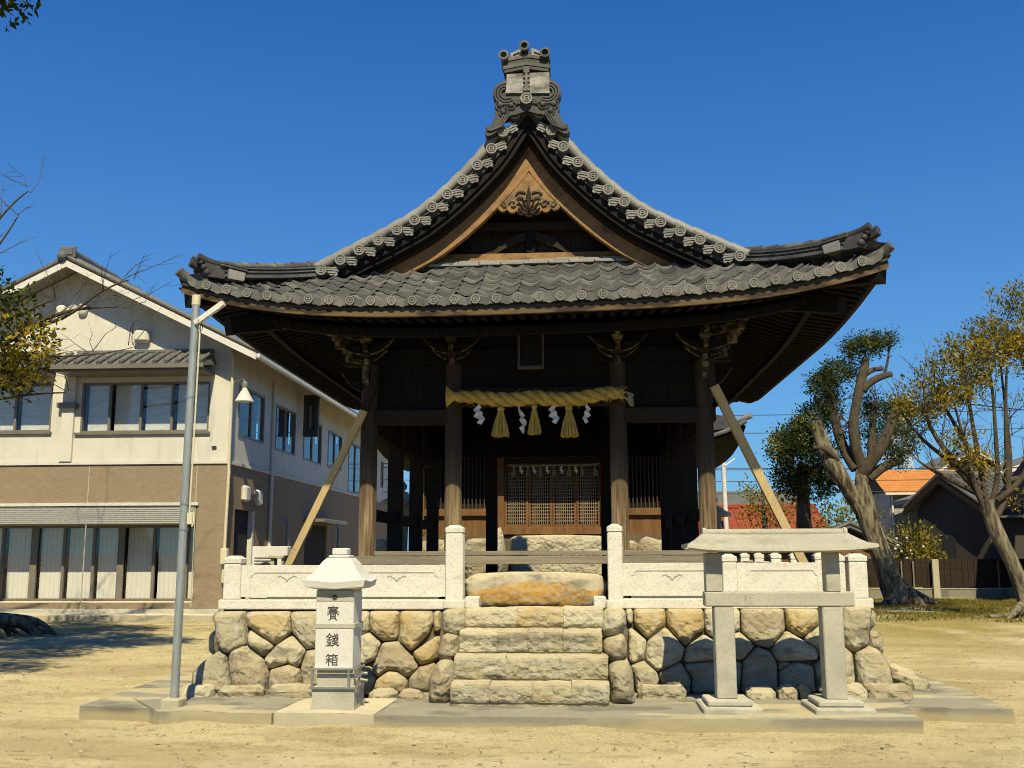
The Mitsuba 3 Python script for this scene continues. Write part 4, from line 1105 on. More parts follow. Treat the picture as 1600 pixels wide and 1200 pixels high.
def tassel(x, y, ztop, zbot, w, label, group, m='m_straw', n=60):
    k = thing('straw_tassel', label, 'tassel', group)
    H = ztop-zbot
    r = np.random.default_rng(int(abs(x*1000)))
    knob = lathe([(w*.16, 0), (w*.36, H*.03), (w*.40, H*.09), (w*.30, H*.145), (w*.22, H*.17)], 14, (x, y, ztop-H*.2))
    obj('knot', knob, m, k, smooth=50)
    st_ = []
    for i in range(n):
        a = r.uniform(0, 2*np.pi); q = math.sqrt(r.uniform(.1, 1))
        e = np.array([x+math.cos(a)*q*w, y+math.sin(a)*q*w*.9, zbot+r.uniform(-.01, .02)])
        s0 = np.array([x+math.cos(a)*q*w*.26, y+math.sin(a)*q*w*.26, ztop-H*.19])
        mid = (s0+e)/2+np.array([math.cos(a)*w*.06, math.sin(a)*w*.06, 0])
        st_.append(tube([s0, mid, e], [w*.055, w*.085, w*.10], 5))
    obj('straw_skirt', cat(st_), m, k, smooth=60)
    obj('hanging_cord', tube([(x, y, ztop-H*.03), (x, y, ztop+.05)], .006, 6), m, k)
for x, zt, zb, w, wh in ((-.915, 3.385, 3.005, .115, 'leftmost'), (-.507, 3.405, 3.03, .085, 'middle'), (-.087, 3.385, 2.995, .115, 'rightmost')):
    tassel(x, 12.35, zt, zb, w, f'{wh} of the three golden straw tassels hanging from the front rope', 'straw tassels on the front rope')
SHIDE = [[(1200, 672), (1215, 700), (1203, 715), (1225, 742), (1220, 755), (1242, 780), (1215, 827), (1185, 812), (1200, 790), (1162, 765), (1180, 740), (1160, 718), (1188, 690)],
         [(1452, 672), (1462, 690), (1452, 702), (1468, 730), (1495, 765), (1474, 771), (1500, 798), (1505, 820), (1486, 845), (1492, 880), (1475, 895), (1465, 870), (1450, 850), (1476, 830), (1452, 792), (1462, 770), (1447, 735), (1445, 700)]]
def streamer(x, y, ztop, zbot, w, label, group, sx=1, turn=0.0, kind=0):
    q = np.array(SHIDE[kind], float)
    q = (q-q[0])/(q[:, 1].max()-q[:, 1].min())
    P = Polygon([(x+sx*a*(ztop-zbot)*w, ztop-b*(ztop-zbot)) for a, b in q]).buffer(0)
    m = cat(xz(P, y, y+.004), tube([(x, y, ztop-.01), (x, y, ztop+.06)], .004, 5))
    v, f = trimesh.remesh.subdivide_to_size(m.vertices, m.faces, .03)
    v = v+np.stack([0*v[:, 0], .012*np.sin((v[:, 2]-ztop)*70), 0*v[:, 0]], 1)
    m = trimesh.Trimesh(v, f, process=False)
    if turn:
        c, s = math.cos(turn), math.sin(turn)
        v = m.vertices-np.array([x, y, 0]); m = trimesh.Trimesh(np.stack([x+v[:, 0]*c-v[:, 1]*s, y+v[:, 0]*s+v[:, 1]*c, v[:, 2]], 1), m.faces, process=False)
    obj('paper_streamer', m, 'm_paper', label=label, cat='paper streamer', group=group)
for x, zt, zb, w, tn, wh in ((-1.18, 3.41, 3.15, 1.1, .15, 'first white zigzag paper streamer from the left on the front rope'), (-.69, 3.41, 3.03, 1.05, .2, 'second white zigzag paper streamer from the left, the longest on the front rope'),
                             (-.268, 3.40, 3.15, 1.05, .1, 'third white zigzag paper streamer from the left on the front rope'), (.13, 3.40, 3.15, .8, -.2, 'rightmost white zigzag paper streamer on the front rope, turned edge on')):
    streamer(x, 12.34, zt, zb, w, wh, 'paper streamers on the front rope', turn=tn, sx=-1 if x > 0 else 1, kind=1 if -.7 < x < -.68 else 0)

# ------------------------------------------------------------------ timber props
kp = thing('timber_prop', 'slanting timber brace propping the left front corner of the hall', 'timber prop')
obj('shaft', rough(beam((-2.62, 12.48, 3.38), (-3.87, 12.95, 1.0), .086, .085, up=(0, 1, 0)), .003, .1, 1, .2), 'm_timber', kp)
obj('head_block', beam((-2.50, 12.45, 3.92), (-2.51, 12.45, 3.68), .08, .09, up=(0, 1, 0)), 'm_wood_dark', kp)
obj('upper_shaft', beam((-2.505, 12.455, 3.70), (-2.63, 12.48, 3.36), .092, .09, up=(0, 1, 0)), 'm_wood_dark', kp)
kp = thing('timber_prop', 'slanting timber brace propping the right front corner of the hall', 'timber prop')
obj('shaft', rough(beam((1.69, 12.50, 3.62), (2.98, 12.98, 1.0), .102, .10, up=(0, 1, 0)), .003, .1, 2, .2), 'm_timber', kp)
obj('head_block', beam((1.64, 12.45, 3.95), (1.66, 12.45, 3.62), .09, .09, up=(0, 1, 0)), 'm_wood_dark', kp)

# ------------------------------------------------------------------ offering box
ob = thing('offering_box', 'stone offering pillar with a flared cap and three carved black characters', 'offering box')
OX0, OX1, OY0, OY1 = -2.575, -2.185, 10.10, 10.49
obj('base_block', hexa([(OX0-.008, OY0-.008, .11), (OX1+.022, OY0-.008, .11), (OX1+.03, OY1+.03, .11), (OX0-.008, OY1+.03, .11)], [(OX0-.004, OY0-.004, .335), (OX1+.016, OY0-.004, .335), (OX1+.02, OY1+.02, .335), (OX0-.004, OY1+.02, .335)]), 'm_granite_old', ob)
obj('recess', box(OX0+.03, OX1-.0, OY0+.045, OY1-.02, .336, .50), 'm_granite_old', ob)
obj('shaft', box(OX0+.012, OX1-.004, OY0, OY1, .501, 1.232, .006), 'm_granite_new', ob)
obj('top_band', box(OX0+.018, OX1-.010, OY0+.006, OY1-.006, 1.15, 1.256), 'm_granite_old', ob)
obj('front_band', box(OX0+.016, OX1-.008, OY0-.006, OY0, 1.145, 1.245), 'm_granite_old', ob)
obj('strap', box(OX0+.005, OX1+.010, OY0-.008, OY1+.01, .885, .93, .003), 'm_granite_old', ob)
obj('strap_lug', box(OX1+.011, OX1+.055, OY0+.12, OY0+.2, .89, .925), 'm_steel', ob)
hole = lathe([(.024, 0), (.024, .012), (.016, .013)], 16)
v = hole.vertices
obj('lock_hole', trimesh.Trimesh(np.stack([-2.378+v[:, 0], OY0-.004-v[:, 2], 1.185+v[:, 1]], 1), hole.faces, process=False), 'm_ink', ob)
fk = key_of('lock_frame', ob)
obj('lock_frame', cat(box(OX0-.03, OX1+.05, OY0-.035, OY0-.012, .495, .512), box(OX0-.03, OX1+.05, OY0-.035, OY0-.012, .318, .335), box(OX0-.012, OX0+.012, OY0-.032, OY0-.012, .335, .495), box(OX1-.045, OX1-.025, OY0-.032, OY0-.012, .335, .495),
                      box(OX1+.03, OX1+.05, OY0-.03, OY1-.05, .495, .512), box(OX1+.03, OX1+.05, OY0-.03, OY1-.05, .318, .335), box(OX1+.03, OX1+.048, OY0+.16, OY0+.18, .335, .495)), 'm_steel', ob)
for dy, z in ((.05, .40), (.22, .44), (.24, .37)):
    obj('lock_bolt', tube([(OX1+.02, OY0+dy, z), (OX1+.10, OY0+dy, z)], .017, 10), 'm_steel', ob, smooth=40)
obj('lock_bolt', tube([(OX1+.045, OY0+.02, .34), (OX1+.055, OY0+.0, .43), (OX1+.09, OY0+.06, .47)], .008, 7), 'm_steel', ob)
cx, cy = (OX0+OX1)/2+.01, (OY0+OY1)/2
def square_ring(h, z, lift=0.0):
    P = []
    for i in range(8):
        a = (i/8)*2*np.pi+np.pi/4
        r = h/max(abs(math.cos(a)), abs(math.sin(a)))
        P.append((cx+r*math.cos(a), cy+r*math.sin(a), z+(lift if i % 2 == 0 else 0)))
    return P
rings = [square_ring(.19, 1.258), square_ring(.292, 1.268, .020), square_ring(.306, 1.328, .024), square_ring(.288, 1.345, .018), square_ring(.242, 1.392, .006), square_ring(.196, 1.458), square_ring(.156, 1.523), square_ring(.125, 1.555), square_ring(.118, 1.563)]
V = np.array(sum(rings, [])); Fc = []
for i in range(len(rings)-1):
    for j in range(8):
        a, b = i*8+j, i*8+(j+1) % 8
        Fc += [(a, b, b+8), (a, b+8, a+8)]
V = np.vstack([V, [[cx, cy, 1.258], [cx, cy, 1.564]]])
for j in range(8):
    Fc += [(len(V)-2, (j+1) % 8, j), (len(V)-1, (len(rings)-1)*8+j, (len(rings)-1)*8+(j+1) % 8)]
obj('cap', trimesh.Trimesh(V, np.array(Fc), process=False), 'm_granite_new', ob, smooth=18)
obj('cap_knob', box(cx-.078, cx+.078, cy-.078, cy+.078, 1.588, 1.66, .012), 'm_granite_new', ob)
obj('cap_knob_base', box(cx-.105, cx+.105, cy-.105, cy+.105, 1.563, 1.59, .008), 'm_granite_new', ob)
GL = {
 'a': [[(.5, 1), (.5, .93)], [(.12, .9), (.09, .78)], [(.12, .89), (.9, .89), (.85, .79)], [(.22, .78), (.78, .78)], [(.2, .68), (.8, .68)], [(.05, .58), (.95, .58)], [(.37, .84), (.37, .58)], [(.63, .84), (.63, .58)],
       [(.36, .58), (.05, .38)], [(.64, .58), (.97, .38)], [(.3, .5), (.3, .14)], [(.3, .5), (.7, .5), (.7, .14)], [(.3, .38), (.7, .38)], [(.3, .26), (.7, .26)], [(.3, .14), (.7, .14)], [(.42, .14), (.18, 0)], [(.58, .14), (.84, 0)]],
 'b': [[(.24, 1), (.14, .86), (.0, .74)], [(.24, 1), (.46, .76)], [(.13, .72), (.36, .72)], [(.06, .52), (.43, .53)], [(.24, .72), (.24, .08)], [(.1, .38), (.15, .22)], [(.4, .38), (.33, .22)], [(.0, .05), (.47, .1)],
       [(.52, .80), (.92, .86)], [(.50, .64), (.97, .71)], [(.67, 1), (.76, .72), (.98, .55)], [(.92, .74), (.54, .50)], [(.85, .99), (.93, .92)], [(.52, .40), (.92, .46)], [(.50, .25), (.97, .32)], [(.66, .56), (.75, .27), (1.0, .02), (1.0, .15)], [(.92, .32), (.48, .02)], [(.86, .56), (.93, .50)]],
 'c': [[(.18, 1), (.03, .80)], [(.12, .9), (.46, .9)], [(.27, .9), (.33, .81)], [(.62, 1), (.5, .82)], [(.56, .9), (.97, .9)], [(.73, .9), (.80, .81)], [(.02, .58), (.46, .58)], [(.24, .76), (.24, 0)], [(.24, .58), (.02, .24)], [(.26, .52), (.45, .32)],
       [(.55, .7), (.55, .02)], [(.55, .7), (.92, .7), (.92, .02)], [(.55, .49), (.92, .49)], [(.55, .27), (.92, .27)], [(.55, .05), (.92, .05)]],
 's': [[(.24, 1), (.32, .88)], [(.06, .76), (.46, .76), (.04, .36)], [(.26, .52), (.26, 0)], [(.32, .52), (.46, .38)], [(.55, .62), (.97, .62)], [(.75, .95), (.75, .05)], [(.48, .04), (1, .04)]]}
def glyph(g, x, z, w, h, t):
    return unary_union([LineString([(x+p*w, z+q*h) for p, q in s]).buffer(t/2) for s in GL[g]])
for g, z in (('a', .965), ('b', .715), ('c', .535)):
    hh = .135 if g == 'a' else .12 if g == 'b' else .105
    obj('character', xz(glyph(g, -2.452, z, .118, hh, .0105), OY0-.0035, OY0), 'm_ink', ob)

# ------------------------------------------------------------------ roofed stone frame
sf = thing('stone_notice_stand', 'roofed grey stone notice stand on two square legs in front of the right wall', 'stone stand')
for x0, x1 in ((1.315, 1.505), (2.345, 2.54)):
    k = obj('leg', rough(box(x0, x1, 10.26, 10.46, .22, 1.083, .010), .002, .1, 3, .2), 'm_granite_old', sf)
    obj('plinth', box(x0-.11, x1+.12, 10.12, 10.6, .17, .222, .012), 'm_granite_old', k)
    obj('plinth', box(x0-.16, x1+.20, 10.02, 10.7, .10, .168, .015), 'm_granite_old', k)
obj('cross_beam', rough(box(1.23, 2.655, 10.25, 10.47, 1.085, 1.225, .012), .002, .15, 4, .2), 'm_granite_old', sf)
bx = [2.03, 1.60, 2.38]
obj('carved_character', xz(glyph('s', 1.595, 1.11, .09, .09, .008), 10.2475, 10.25), 'm_carve_old', sf)
for x0, x1 in ((1.245, 1.405), (2.40, 2.535)):
    obj('upright', box(x0, x1, 10.27, 10.45, 1.226, 1.60, .008), 'm_granite_old', sf)
# the stone roof: concave slopes, flared ends
rs = []
for y, z, xa, xb in ((10.08, 1.603, 1.08, 2.84), (10.05, 1.618, 1.055, 2.86), (10.06, 1.648, 1.055, 2.86), (10.13, 1.672, 1.10, 2.81), (10.22, 1.715, 1.17, 2.73), (10.30, 1.762, 1.225, 2.66), (10.36, 1.79, 1.245, 2.635)):
    rs.append((y, z, xa, xb))
full = rs+[(2*10.365-y, z, xa, xb) for y, z, xa, xb in rs[::-1]]
V, Fc = [], []
nx = 15
for y, z, xa, xb in full:
    for t in np.linspace(0, 1, nx):
        V.append((xa+(xb-xa)*t, y, z+.035*abs(2*t-1)**4*(1 if z < 1.67 else .4)))
for i in range(len(full)-1):
    for j in range(nx-1):
        a = i*nx+j
        Fc += [(a, a+1, a+nx+1), (a, a+nx+1, a+nx)]
i = (len(full)-1)*nx
for j in range(nx-1):
    Fc += [(i+j, i+j+1, j+1), (i+j, j+1, j)]
for j in (0, nx-1):
    c = len(V); V.append(tuple(np.mean([V[r*nx+j] for r in range(len(full))], 0)))
    for r in range(len(full)):
        a, b = r*nx+j, ((r+1) % len(full))*nx+j
        Fc.append((c, b, a) if j == 0 else (c, a, b))
obj('roof_slab', trimesh.Trimesh(np.array(V), np.array(Fc), process=False), 'm_granite_old', sf, smooth=25)
obj('ridge_roll', tube([(1.255, 10.365, 1.80), (2.625, 10.365, 1.80)], .035, 14), 'm_granite_old', sf, smooth=40)
for x in (1.25, 2.62):
    obj('ridge_stop', tube([(x-.015, 10.365, 1.80), (x+.02, 10.365, 1.80)], .047, 14), 'm_granite_old', sf, smooth=40)

# ------------------------------------------------------------------ flag pole with lamp
fp = thing('steel_pole', 'tall galvanized steel pole with a slim tilted lamp near its white cap', 'pole')
obj('footing', rough(box(-4.105, -3.915, 10.16, 10.40, .0, .20, .015), .008, .1, 2, .06), 'm_concrete_pale', fp)
obj('shaft', tube([(-4.01, 10.29, .19), (-4.003, 10.29, 2.2), (-3.985, 10.29, 4.2)], [.043, .0425, .041], 18), 'm_zinc', fp, smooth=50)
obj('cap', tube([(-3.985, 10.29, 4.195), (-3.985, 10.29, 4.30)], .045, 18), 'm_cream_plastic', fp, smooth=50)
obj('lamp_bracket', beam((-3.97, 10.25, 3.995), (-3.87, 10.22, 4.04), .04, .05), 'm_white_paint', fp)
obj('lamp', beam((-3.91, 10.22, 4.015), (-3.655, 10.20, 4.19), .06, .05), 'm_white_paint', fp)
obj('lamp_lens', beam((-3.905, 10.205, 3.99), (-3.67, 10.185, 4.15), .04, .012), 'm_paper', fp)
obj('conduit', tube([(-3.925, 10.28, 3.97), (-3.933, 10.28, 3.0), (-3.945, 10.28, 1.95)], .009, 8), 'm_cream_plastic', fp)
obj('wire', tube([(-3.90, 10.25, 4.0), (-3.885, 10.25, 3.93), (-3.92, 10.27, 3.90), (-3.927, 10.28, 3.95)], .004, 6), 'm_iron', fp)
for z in (2.10, 1.84, 3.2):
    obj('clamp', tube([(-4.0, 10.29, z), (-4.0, 10.29, z+.02)], .048, 16), 'm_steel', fp)
sw = thing('switch_box', 'small cream bracket plate fixed beside the steel pole', 'bracket')
obj('plate', box(-3.955, -3.90, 10.24, 10.27, 1.90, 2.02, .006), 'm_cream_plastic', sw)
obj('hook', tube([(-3.89, 10.25, 2.03), (-3.885, 10.25, 1.93), (-3.90, 10.25, 1.88)], .010, 8), 'm_cream_plastic', sw)

# ------------------------------------------------------------------ rear building with lattice doors
rb = thing('rear_sanctuary', 'sunlit wooden sanctuary building with lattice doors standing behind the open hall', 'sanctuary')
RY = 25.9
obj('stone_base', box(-4.15, 2.85, 25.55, 33, .9, 2.04), 'm_terrace', rb)
obj('floor_beam', box(-1.95, .85, 25.45, 25.7, 2.06, 2.24, .01), 'm_wood_warm', rb)
for x in (-1.93, .68, -3.95, 2.65):
    obj('pillar', box(x-.10, x+.10, RY-.16, RY+.05, 2.045, 4.4, .01), 'm_wood_warm', rb)
obj('lintel', box(-1.83, .58, RY-.07, RY+.07, 3.84, 4.12, .01), 'm_wood_dark', rb)
obj('rear_wall', box(-4.2, 2.9, RY+.5, RY+.6, 2.0, 5.0), 'm_wood_black', rb)
obj('floor', box(-4.2, 2.9, RY+.06, RY+.5, 2.1, 2.2), 'm_wood_black', rb)
# four lattice door leaves
dx0, dx1 = -1.83, .58
W = (dx1-dx0)/4
for i in range(4):
    x0, x1 = dx0+W*i+.004, dx0+W*(i+1)-.004
    y = RY-.03+.035*(i in (1, 2))
    k = obj('lattice_door', cat(box(x0, x0+.06, y, y+.05, 2.242, 3.838), box(x1-.06, x1, y, y+.05, 2.242, 3.838), box(x0+.06, x1-.06, y, y+.05, 2.242, 2.32), box(x0+.06, x1-.06, y, y+.05, 3.76, 3.838)), 'm_wood_warm', rb)
    n = 8
    bars = [box(x0+.06+(W-.128)*(j+1)/(n+1)-.010, x0+.06+(W-.128)*(j+1)/(n+1)+.010, y+.005, y+.03, 2.32, 3.76) for j in range(n)]
    bars += [box(x0+.06, x1-.06, y+.012, y+.036, 2.32+1.44*(j+1)/17-.010, 2.32+1.44*(j+1)/17+.010) for j in range(16)]
    obj('lattice', cat(bars), 'm_lattice', k)
    obj('backing', box(x0+.05, x1-.05, y+.26, y+.28, 2.25, 3.83), 'm_backing', k)
for sx in (-1, 1):
    xa, xb = (-3.85, -2.03) if sx < 0 else (.78, 2.55)
    obj('side_rail', box(xa, xb, RY-.15, RY-.02, 2.53, 2.71, .01), 'm_wood_warm', rb)
    n = int((xb-xa)/.2)
    for j in range(n):
        a, b = xa+(xb-xa)*j/n, xa+(xb-xa)*(j+1)/n
        obj('wall_plank', box(a+.002, b-.002, RY-.04+.005*(j % 2), RY, 2.045, 2.53), 'm_wood_warm', rb)
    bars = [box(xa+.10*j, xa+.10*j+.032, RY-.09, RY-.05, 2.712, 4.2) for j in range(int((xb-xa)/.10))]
    obj('slat_window', cat(bars), 'm_col', rb)  # slats in the column colour, its painted shade darkening their upper part
    obj('backing', box(xa, xb, RY+.02, RY+.05, 2.55, 4.25), 'm_wood_black', rb)
obj('eave_wall', box(-3.95, 2.7, RY-.05, RY+.05, 4.12, 5.0), 'm_wood_black', rb)
RXC, RE = -.52, 24.75
def rroof(U, V):
    w = 4.6-2.0*V
    return RXC+U*w, RE+2.6*V+0*U, 4.17+1.45*V+.56*np.abs(U)**5*(1-V)
obj('roof', grid(rroof, np.linspace(-1, 1, 41), np.linspace(0, 1, 5)), 'm_tile_dark', rb, smooth=True)
obj('roof_soffit', grid(lambda U, V: (RXC+U*(4.6-.4*V), RE+V*1.7, 4.06+.1*V+.56*np.abs(U)**5*(1-.6*V)), np.linspace(-1, 1, 41), np.linspace(0, 1, 3)), 'm_wood_black', rb)
for sx in (-1, 1):
    obj('roof_side', grid(lambda U, V, sx=sx: (RXC+sx*(4.6-2.0*V), RE+2.6*V+(6-2.5*V)*U, 4.17+1.45*V+.56*(1-U)**4*(1-V)), np.linspace(0, 1, 9), np.linspace(0, 1, 5)), 'm_tile_dark', rb, smooth=True)
    obj('side_soffit', grid(lambda U, V, sx=sx: (RXC+sx*(4.6-1.7*V), RE+6*U, 4.06+.1*V+.56*(1-U)**4*(1-.6*V)), np.linspace(0, 1, 9), np.linspace(0, 1, 3)), 'm_wood_black', rb)
    P = [(RXC+sx*(3.5+.31*i), 25.5-.18*i, 4.58+.02*i+.013*i*i) for i in range(5)]
    obj('hip_tile', tube(P, [.065, .065, .065, .065, .075], 9), 'm_tile_pale', rb, smooth=40)
    obj('roof_edge', tube(np.stack(rroof(np.linspace(.3*sx, sx, 14), np.zeros(14)), 1), .055, 8), 'm_tile', rb)
# thin rope with small tassels and streamers over the lattice doors
rp = thing('thin_rope', 'thin pale straw cord strung above the lattice doors of the rear building', 'rope')
RPY = 25.62
obj('strand', rope([(-1.72, RPY, 3.79), (-1.2, RPY, 3.765), (-.55, RPY, 3.78), (.05, RPY, 3.775), (.56, RPY, 3.81)], .024, 16, 2, 90), 'm_straw_old', rp)
NTH = ('first', 'second', 'third', 'fourth', 'fifth', 'sixth', 'seventh')
for i, x in enumerate((-1.57, -1.22, -.91, -.57, -.19, .14, .46)):
    tassel(x, RPY, 3.765, 3.51, .062, NTH[i]+' small faded straw tassel from the left on the cord over the lattice doors', 'small tassels over the lattice doors', 'm_straw_old', 18)
for i, x in enumerate((-1.39, -1.06, -.73, -.38, -.02)):
    streamer(x, RPY, 3.765, 3.56, 1.0, NTH[i]+' tiny white paper streamer from the left on the cord over the lattice doors', 'tiny streamers over the lattice doors')
# rocks at the foot of the sanctuary
for x, y, z, r, h, l in [(-3.3, 24.2, 1.74, .55, .25, 'leftmost brown rock at the foot of the rear building, left of the doorstep'), (-2.3, 24.3, 1.76, .40, .28, 'squat brown rock nearest the doorstep stone on its left'), (-1.9, 24.7, 2.0, .16, .22, 'small upright pale stone at the left end of the rear doorstep'),
                         (1.05, 24.3, 1.74, .40, .22, 'brown rock right of the rear doorstep'), (1.8, 24.2, 1.76, .5, .26, 'wide brown rock farthest right of the rear doorstep')]:
    obj('garden_rock', boulder((x, y, 1.0+(z-1.0)*.5), (r, .35, (z-1.0)*.55+h*.6), int(x*10)+60), 'm_stone_k' if r > .2 else 'm_stone_p', label=l, cat='rock', smooth=True)

# stone lanterns
def lantern(x, y, ztop, s, label):
    k = thing('stone_lantern', label, 'stone lantern')
    z = ztop
    obj('jewel', lathe([(.05*s, 0), (.12*s, .06*s), (.13*s, .13*s), (.07*s, .21*s), (.01*s, .25*s)], 14, (x, y, z-.25*s)), 'm_stone_g', k, smooth=50)
    obj('cap', lathe([(.30*s, -.02*s), (.42*s, 0), (.44*s, .05*s), (.28*s, .13*s), (.12*s, .24*s), (.08*s, .26*s)], 6, (x, y, z-.5*s)), 'm_stone_g', k)
    obj('fire_box', box(x-.17*s, x+.17*s, y-.17*s, y+.17*s, z-.82*s, z-.521*s, .02*s), 'm_stone_g', k)
    obj('window', box(x-.08*s, x+.08*s, y-.174*s, y-.171*s, z-.75*s, z-.59*s), 'm_ink', k)
    obj('platform', lathe([(.20*s, 0), (.30*s, .08*s), (.30*s, .14*s)], 6, (x, y, z-.965*s)), 'm_stone_g', k)
    obj('shaft', lathe([(.16*s, 0), (.14*s, .3*s), (.16*s, max(z-.97*s-.95, .4))], 12, (x, y, .95)), 'm_stone_g', k, smooth=40)
    obj('base', lathe([(.34*s, 0), (.34*s, .12*s), (.22*s, .22*s)], 6, (x, y, .93)), 'm_stone_g', k)
lantern(-3.72, 21.6, 3.15, 1.0, 'mossy stone lantern glimpsed between the dark columns left of the hall')
lantern(2.72, 21.0, 2.78, .9, 'stone lantern peeking out right of the right front column')
obj('garden_rock', boulder((-3.92, 20.6, 1.25), (.26, .3, .62), 91), 'm_stone_p', label='pale upright rock beyond the left front column', cat='rock', smooth=True)
obj('garden_rock', boulder((2.2, 20.2, 1.3), (.6, .4, .5), 92), 'm_stone_k', label='low brown rock behind the right prop', cat='rock', smooth=True)

# ------------------------------------------------------------------ meeting house on the left
mh = thing('meeting_house', 'two storey cream and brown meeting house with a gabled tile roof at left', 'house')
HX0, HX1, HY0, HY1 = -18.25, -8.95, 25.8, 48.4
RXM, RZ, EZ = -13.2, 9.20, 6.66
SLP = (RZ-EZ)/(HX1+.85-RXM)
def rz(x):
    return RZ-SLP*abs(x-RXM)
# the facade: wall slabs cut for openings
W2 = [(-12.93, -9.50, 4.74, 6.06), (-17.9, -13.72, 4.78, 6.06)]
W1 = [(-18.1, -9.72, .40, 2.37)]
up = Polygon([(HX0, 3.93), (HX1, 3.93), (HX1, rz(HX1)-.1), (RXM, RZ-.1), (HX0, rz(HX0)-.1)])
lo = sbox(HX0, .25, HX1, 3.905)
for w in W2:
    up = up.difference(sbox(*[w[i] for i in (0, 2, 1, 3)]))
lo = lo.difference(sbox(-18.1, .40, -9.72, 2.84))
obj('upper_wall', xz(up, HY0, HY0+.18), 'm_cream', mh)
obj('lower_wall', xz(lo, HY0, HY0+.18), 'm_brick', mh)
obj('base_course', box(HX0-.1, HX1+.06, HY0-.06, HY0+.2, -.1, .248), 'm_plinth', mh)
obj('step_slab', box(HX0-.1, -8.9, HY0-.75, HY0-.061, -.1, .14, .02), 'm_concrete_pale', mh)
obj('string_course', box(HX0, HX1+.045, HY0-.05, HY0+.1, 3.907, 3.985), 'm_cream', mh)
for x0 in (-13.40,):
    obj('wall_pier', box(x0, x0+.32, HY0-.09, HY0, 3.99, 6.3), 'm_cream', mh)
obj('pier_cap', box(-13.5, -13.0, HY0-.2, HY0, 5.38, 5.52), 'm_alu', mh)
for x in (-15.3, -12.6, -9.75):
    obj('wall_joint', box(x-.012, x+.012, HY0-.006, HY0, .3, 3.9), 'm_concrete_pale', mh)
# windows of the facade
def window(x0, x1, z0, z1, y, cuts, frame=.05, blind=('m_blind_row', .75), label=None, raise_=0.0):
    k = obj('window', cat([box(x0, x1, y-.02, y+.1, z0, z0+frame), box(x0, x1, y-.02, y+.1, z1-frame, z1), box(x0, x0+frame, y-.02, y+.1, z0+frame, z1-frame), box(x1-frame, x1, y-.02, y+.1, z0+frame, z1-frame)]
                         +[box(c-frame*.6, c+frame*.6, y+.003, y+.08, z0+frame, z1-frame) for c in cuts]), 'm_alu', mh)
    e = [x0+frame]+list(cuts)+[x1-frame]
    for a, b in zip(e[:-1], e[1:]):
        obj('pane', {'type': 'rectangle', 'to_world': T().translate([(a+b)/2, y+.045, (z0+z1)/2]).rotate([1, 0, 0], 90).scale([(b-a)/2, (z1-z0)/2-frame, 1]), 'bsdf': {'type': 'ref', 'id': 'm_glass'}}, None, k)
        if blind:
            w = b-a
            obj('blind', box(a+w*.10, b-w*.06, y+.16, y+.17, z0+frame, z1-frame-raise_), blind[0], k)
    return k
window(-12.93, -9.50, 4.74, 6.06, HY0+.02, (-12.18, -11.335, -10.51))
obj('window_sill', box(-13.05, -9.45, HY0-.08, HY0, 4.68, 4.739), 'm_alu', mh)
window(-17.9, -13.72, 4.78, 6.06, HY0+.02, (-16.7, -15.7, -14.72))
obj('window_sill', box(-18.0, -13.68, HY0-.08, HY0, 4.72, 4.779), 'm_alu', mh)
window(-18.1, -9.72, .40, 2.37, HY0+1.0, (-17.0, -16.2, -15.35, -14.42, -13.66, -12.84, -12.05, -11.2, -10.38), .06, ('m_blind', 1))
for x in (-16.25, -14.46, -12.08, -10.35):
    obj('door_stile', box(x-.09, x+.09, HY0+.975, HY0+.998, .41, 2.36), 'm_alu', mh)
obj('shutter_box', box(-18.2, -9.66, HY0-.07, HY0+.02, 2.842, 2.92), 'm_cream', mh)
for i in range(9):
    z = 2.38+i*.051
    obj('shutter_slat', box(-18.15, -9.76, HY0-.03, HY0+.0, z, z+.046, .01), 'm_shutter', mh)
obj('room', cat(box(HX0+.2, HX1-.2, HY0+2.2, HY0+2.25, .3, 6.4), box(HX0+.2, HX1-.2, HY0+.2, HY0+2.2, 3.6, 3.7), box(HX0+.2, HX1-.2, HY0+1.1, HY0+2.2, .28, .32), box(HX0+.2, HX1-.2, HY0+.2, HY0+2.2, 6.2, 6.25)), 'm_room', mh)
obj('porch_soffit', box(-18.1, -9.72, HY0+.19, HY0+1.12, 2.375, 2.42), 'm_soffit', mh)
obj('porch_floor', box(-18.1, -9.72, HY0+.001, HY0+1.12, .33, .398), 'm_concrete_pale', mh)
obj('porch_reveal', box(-9.72, -9.66, HY0+.181, HY0+1.12, .35, 2.42), 'm_brick', mh)
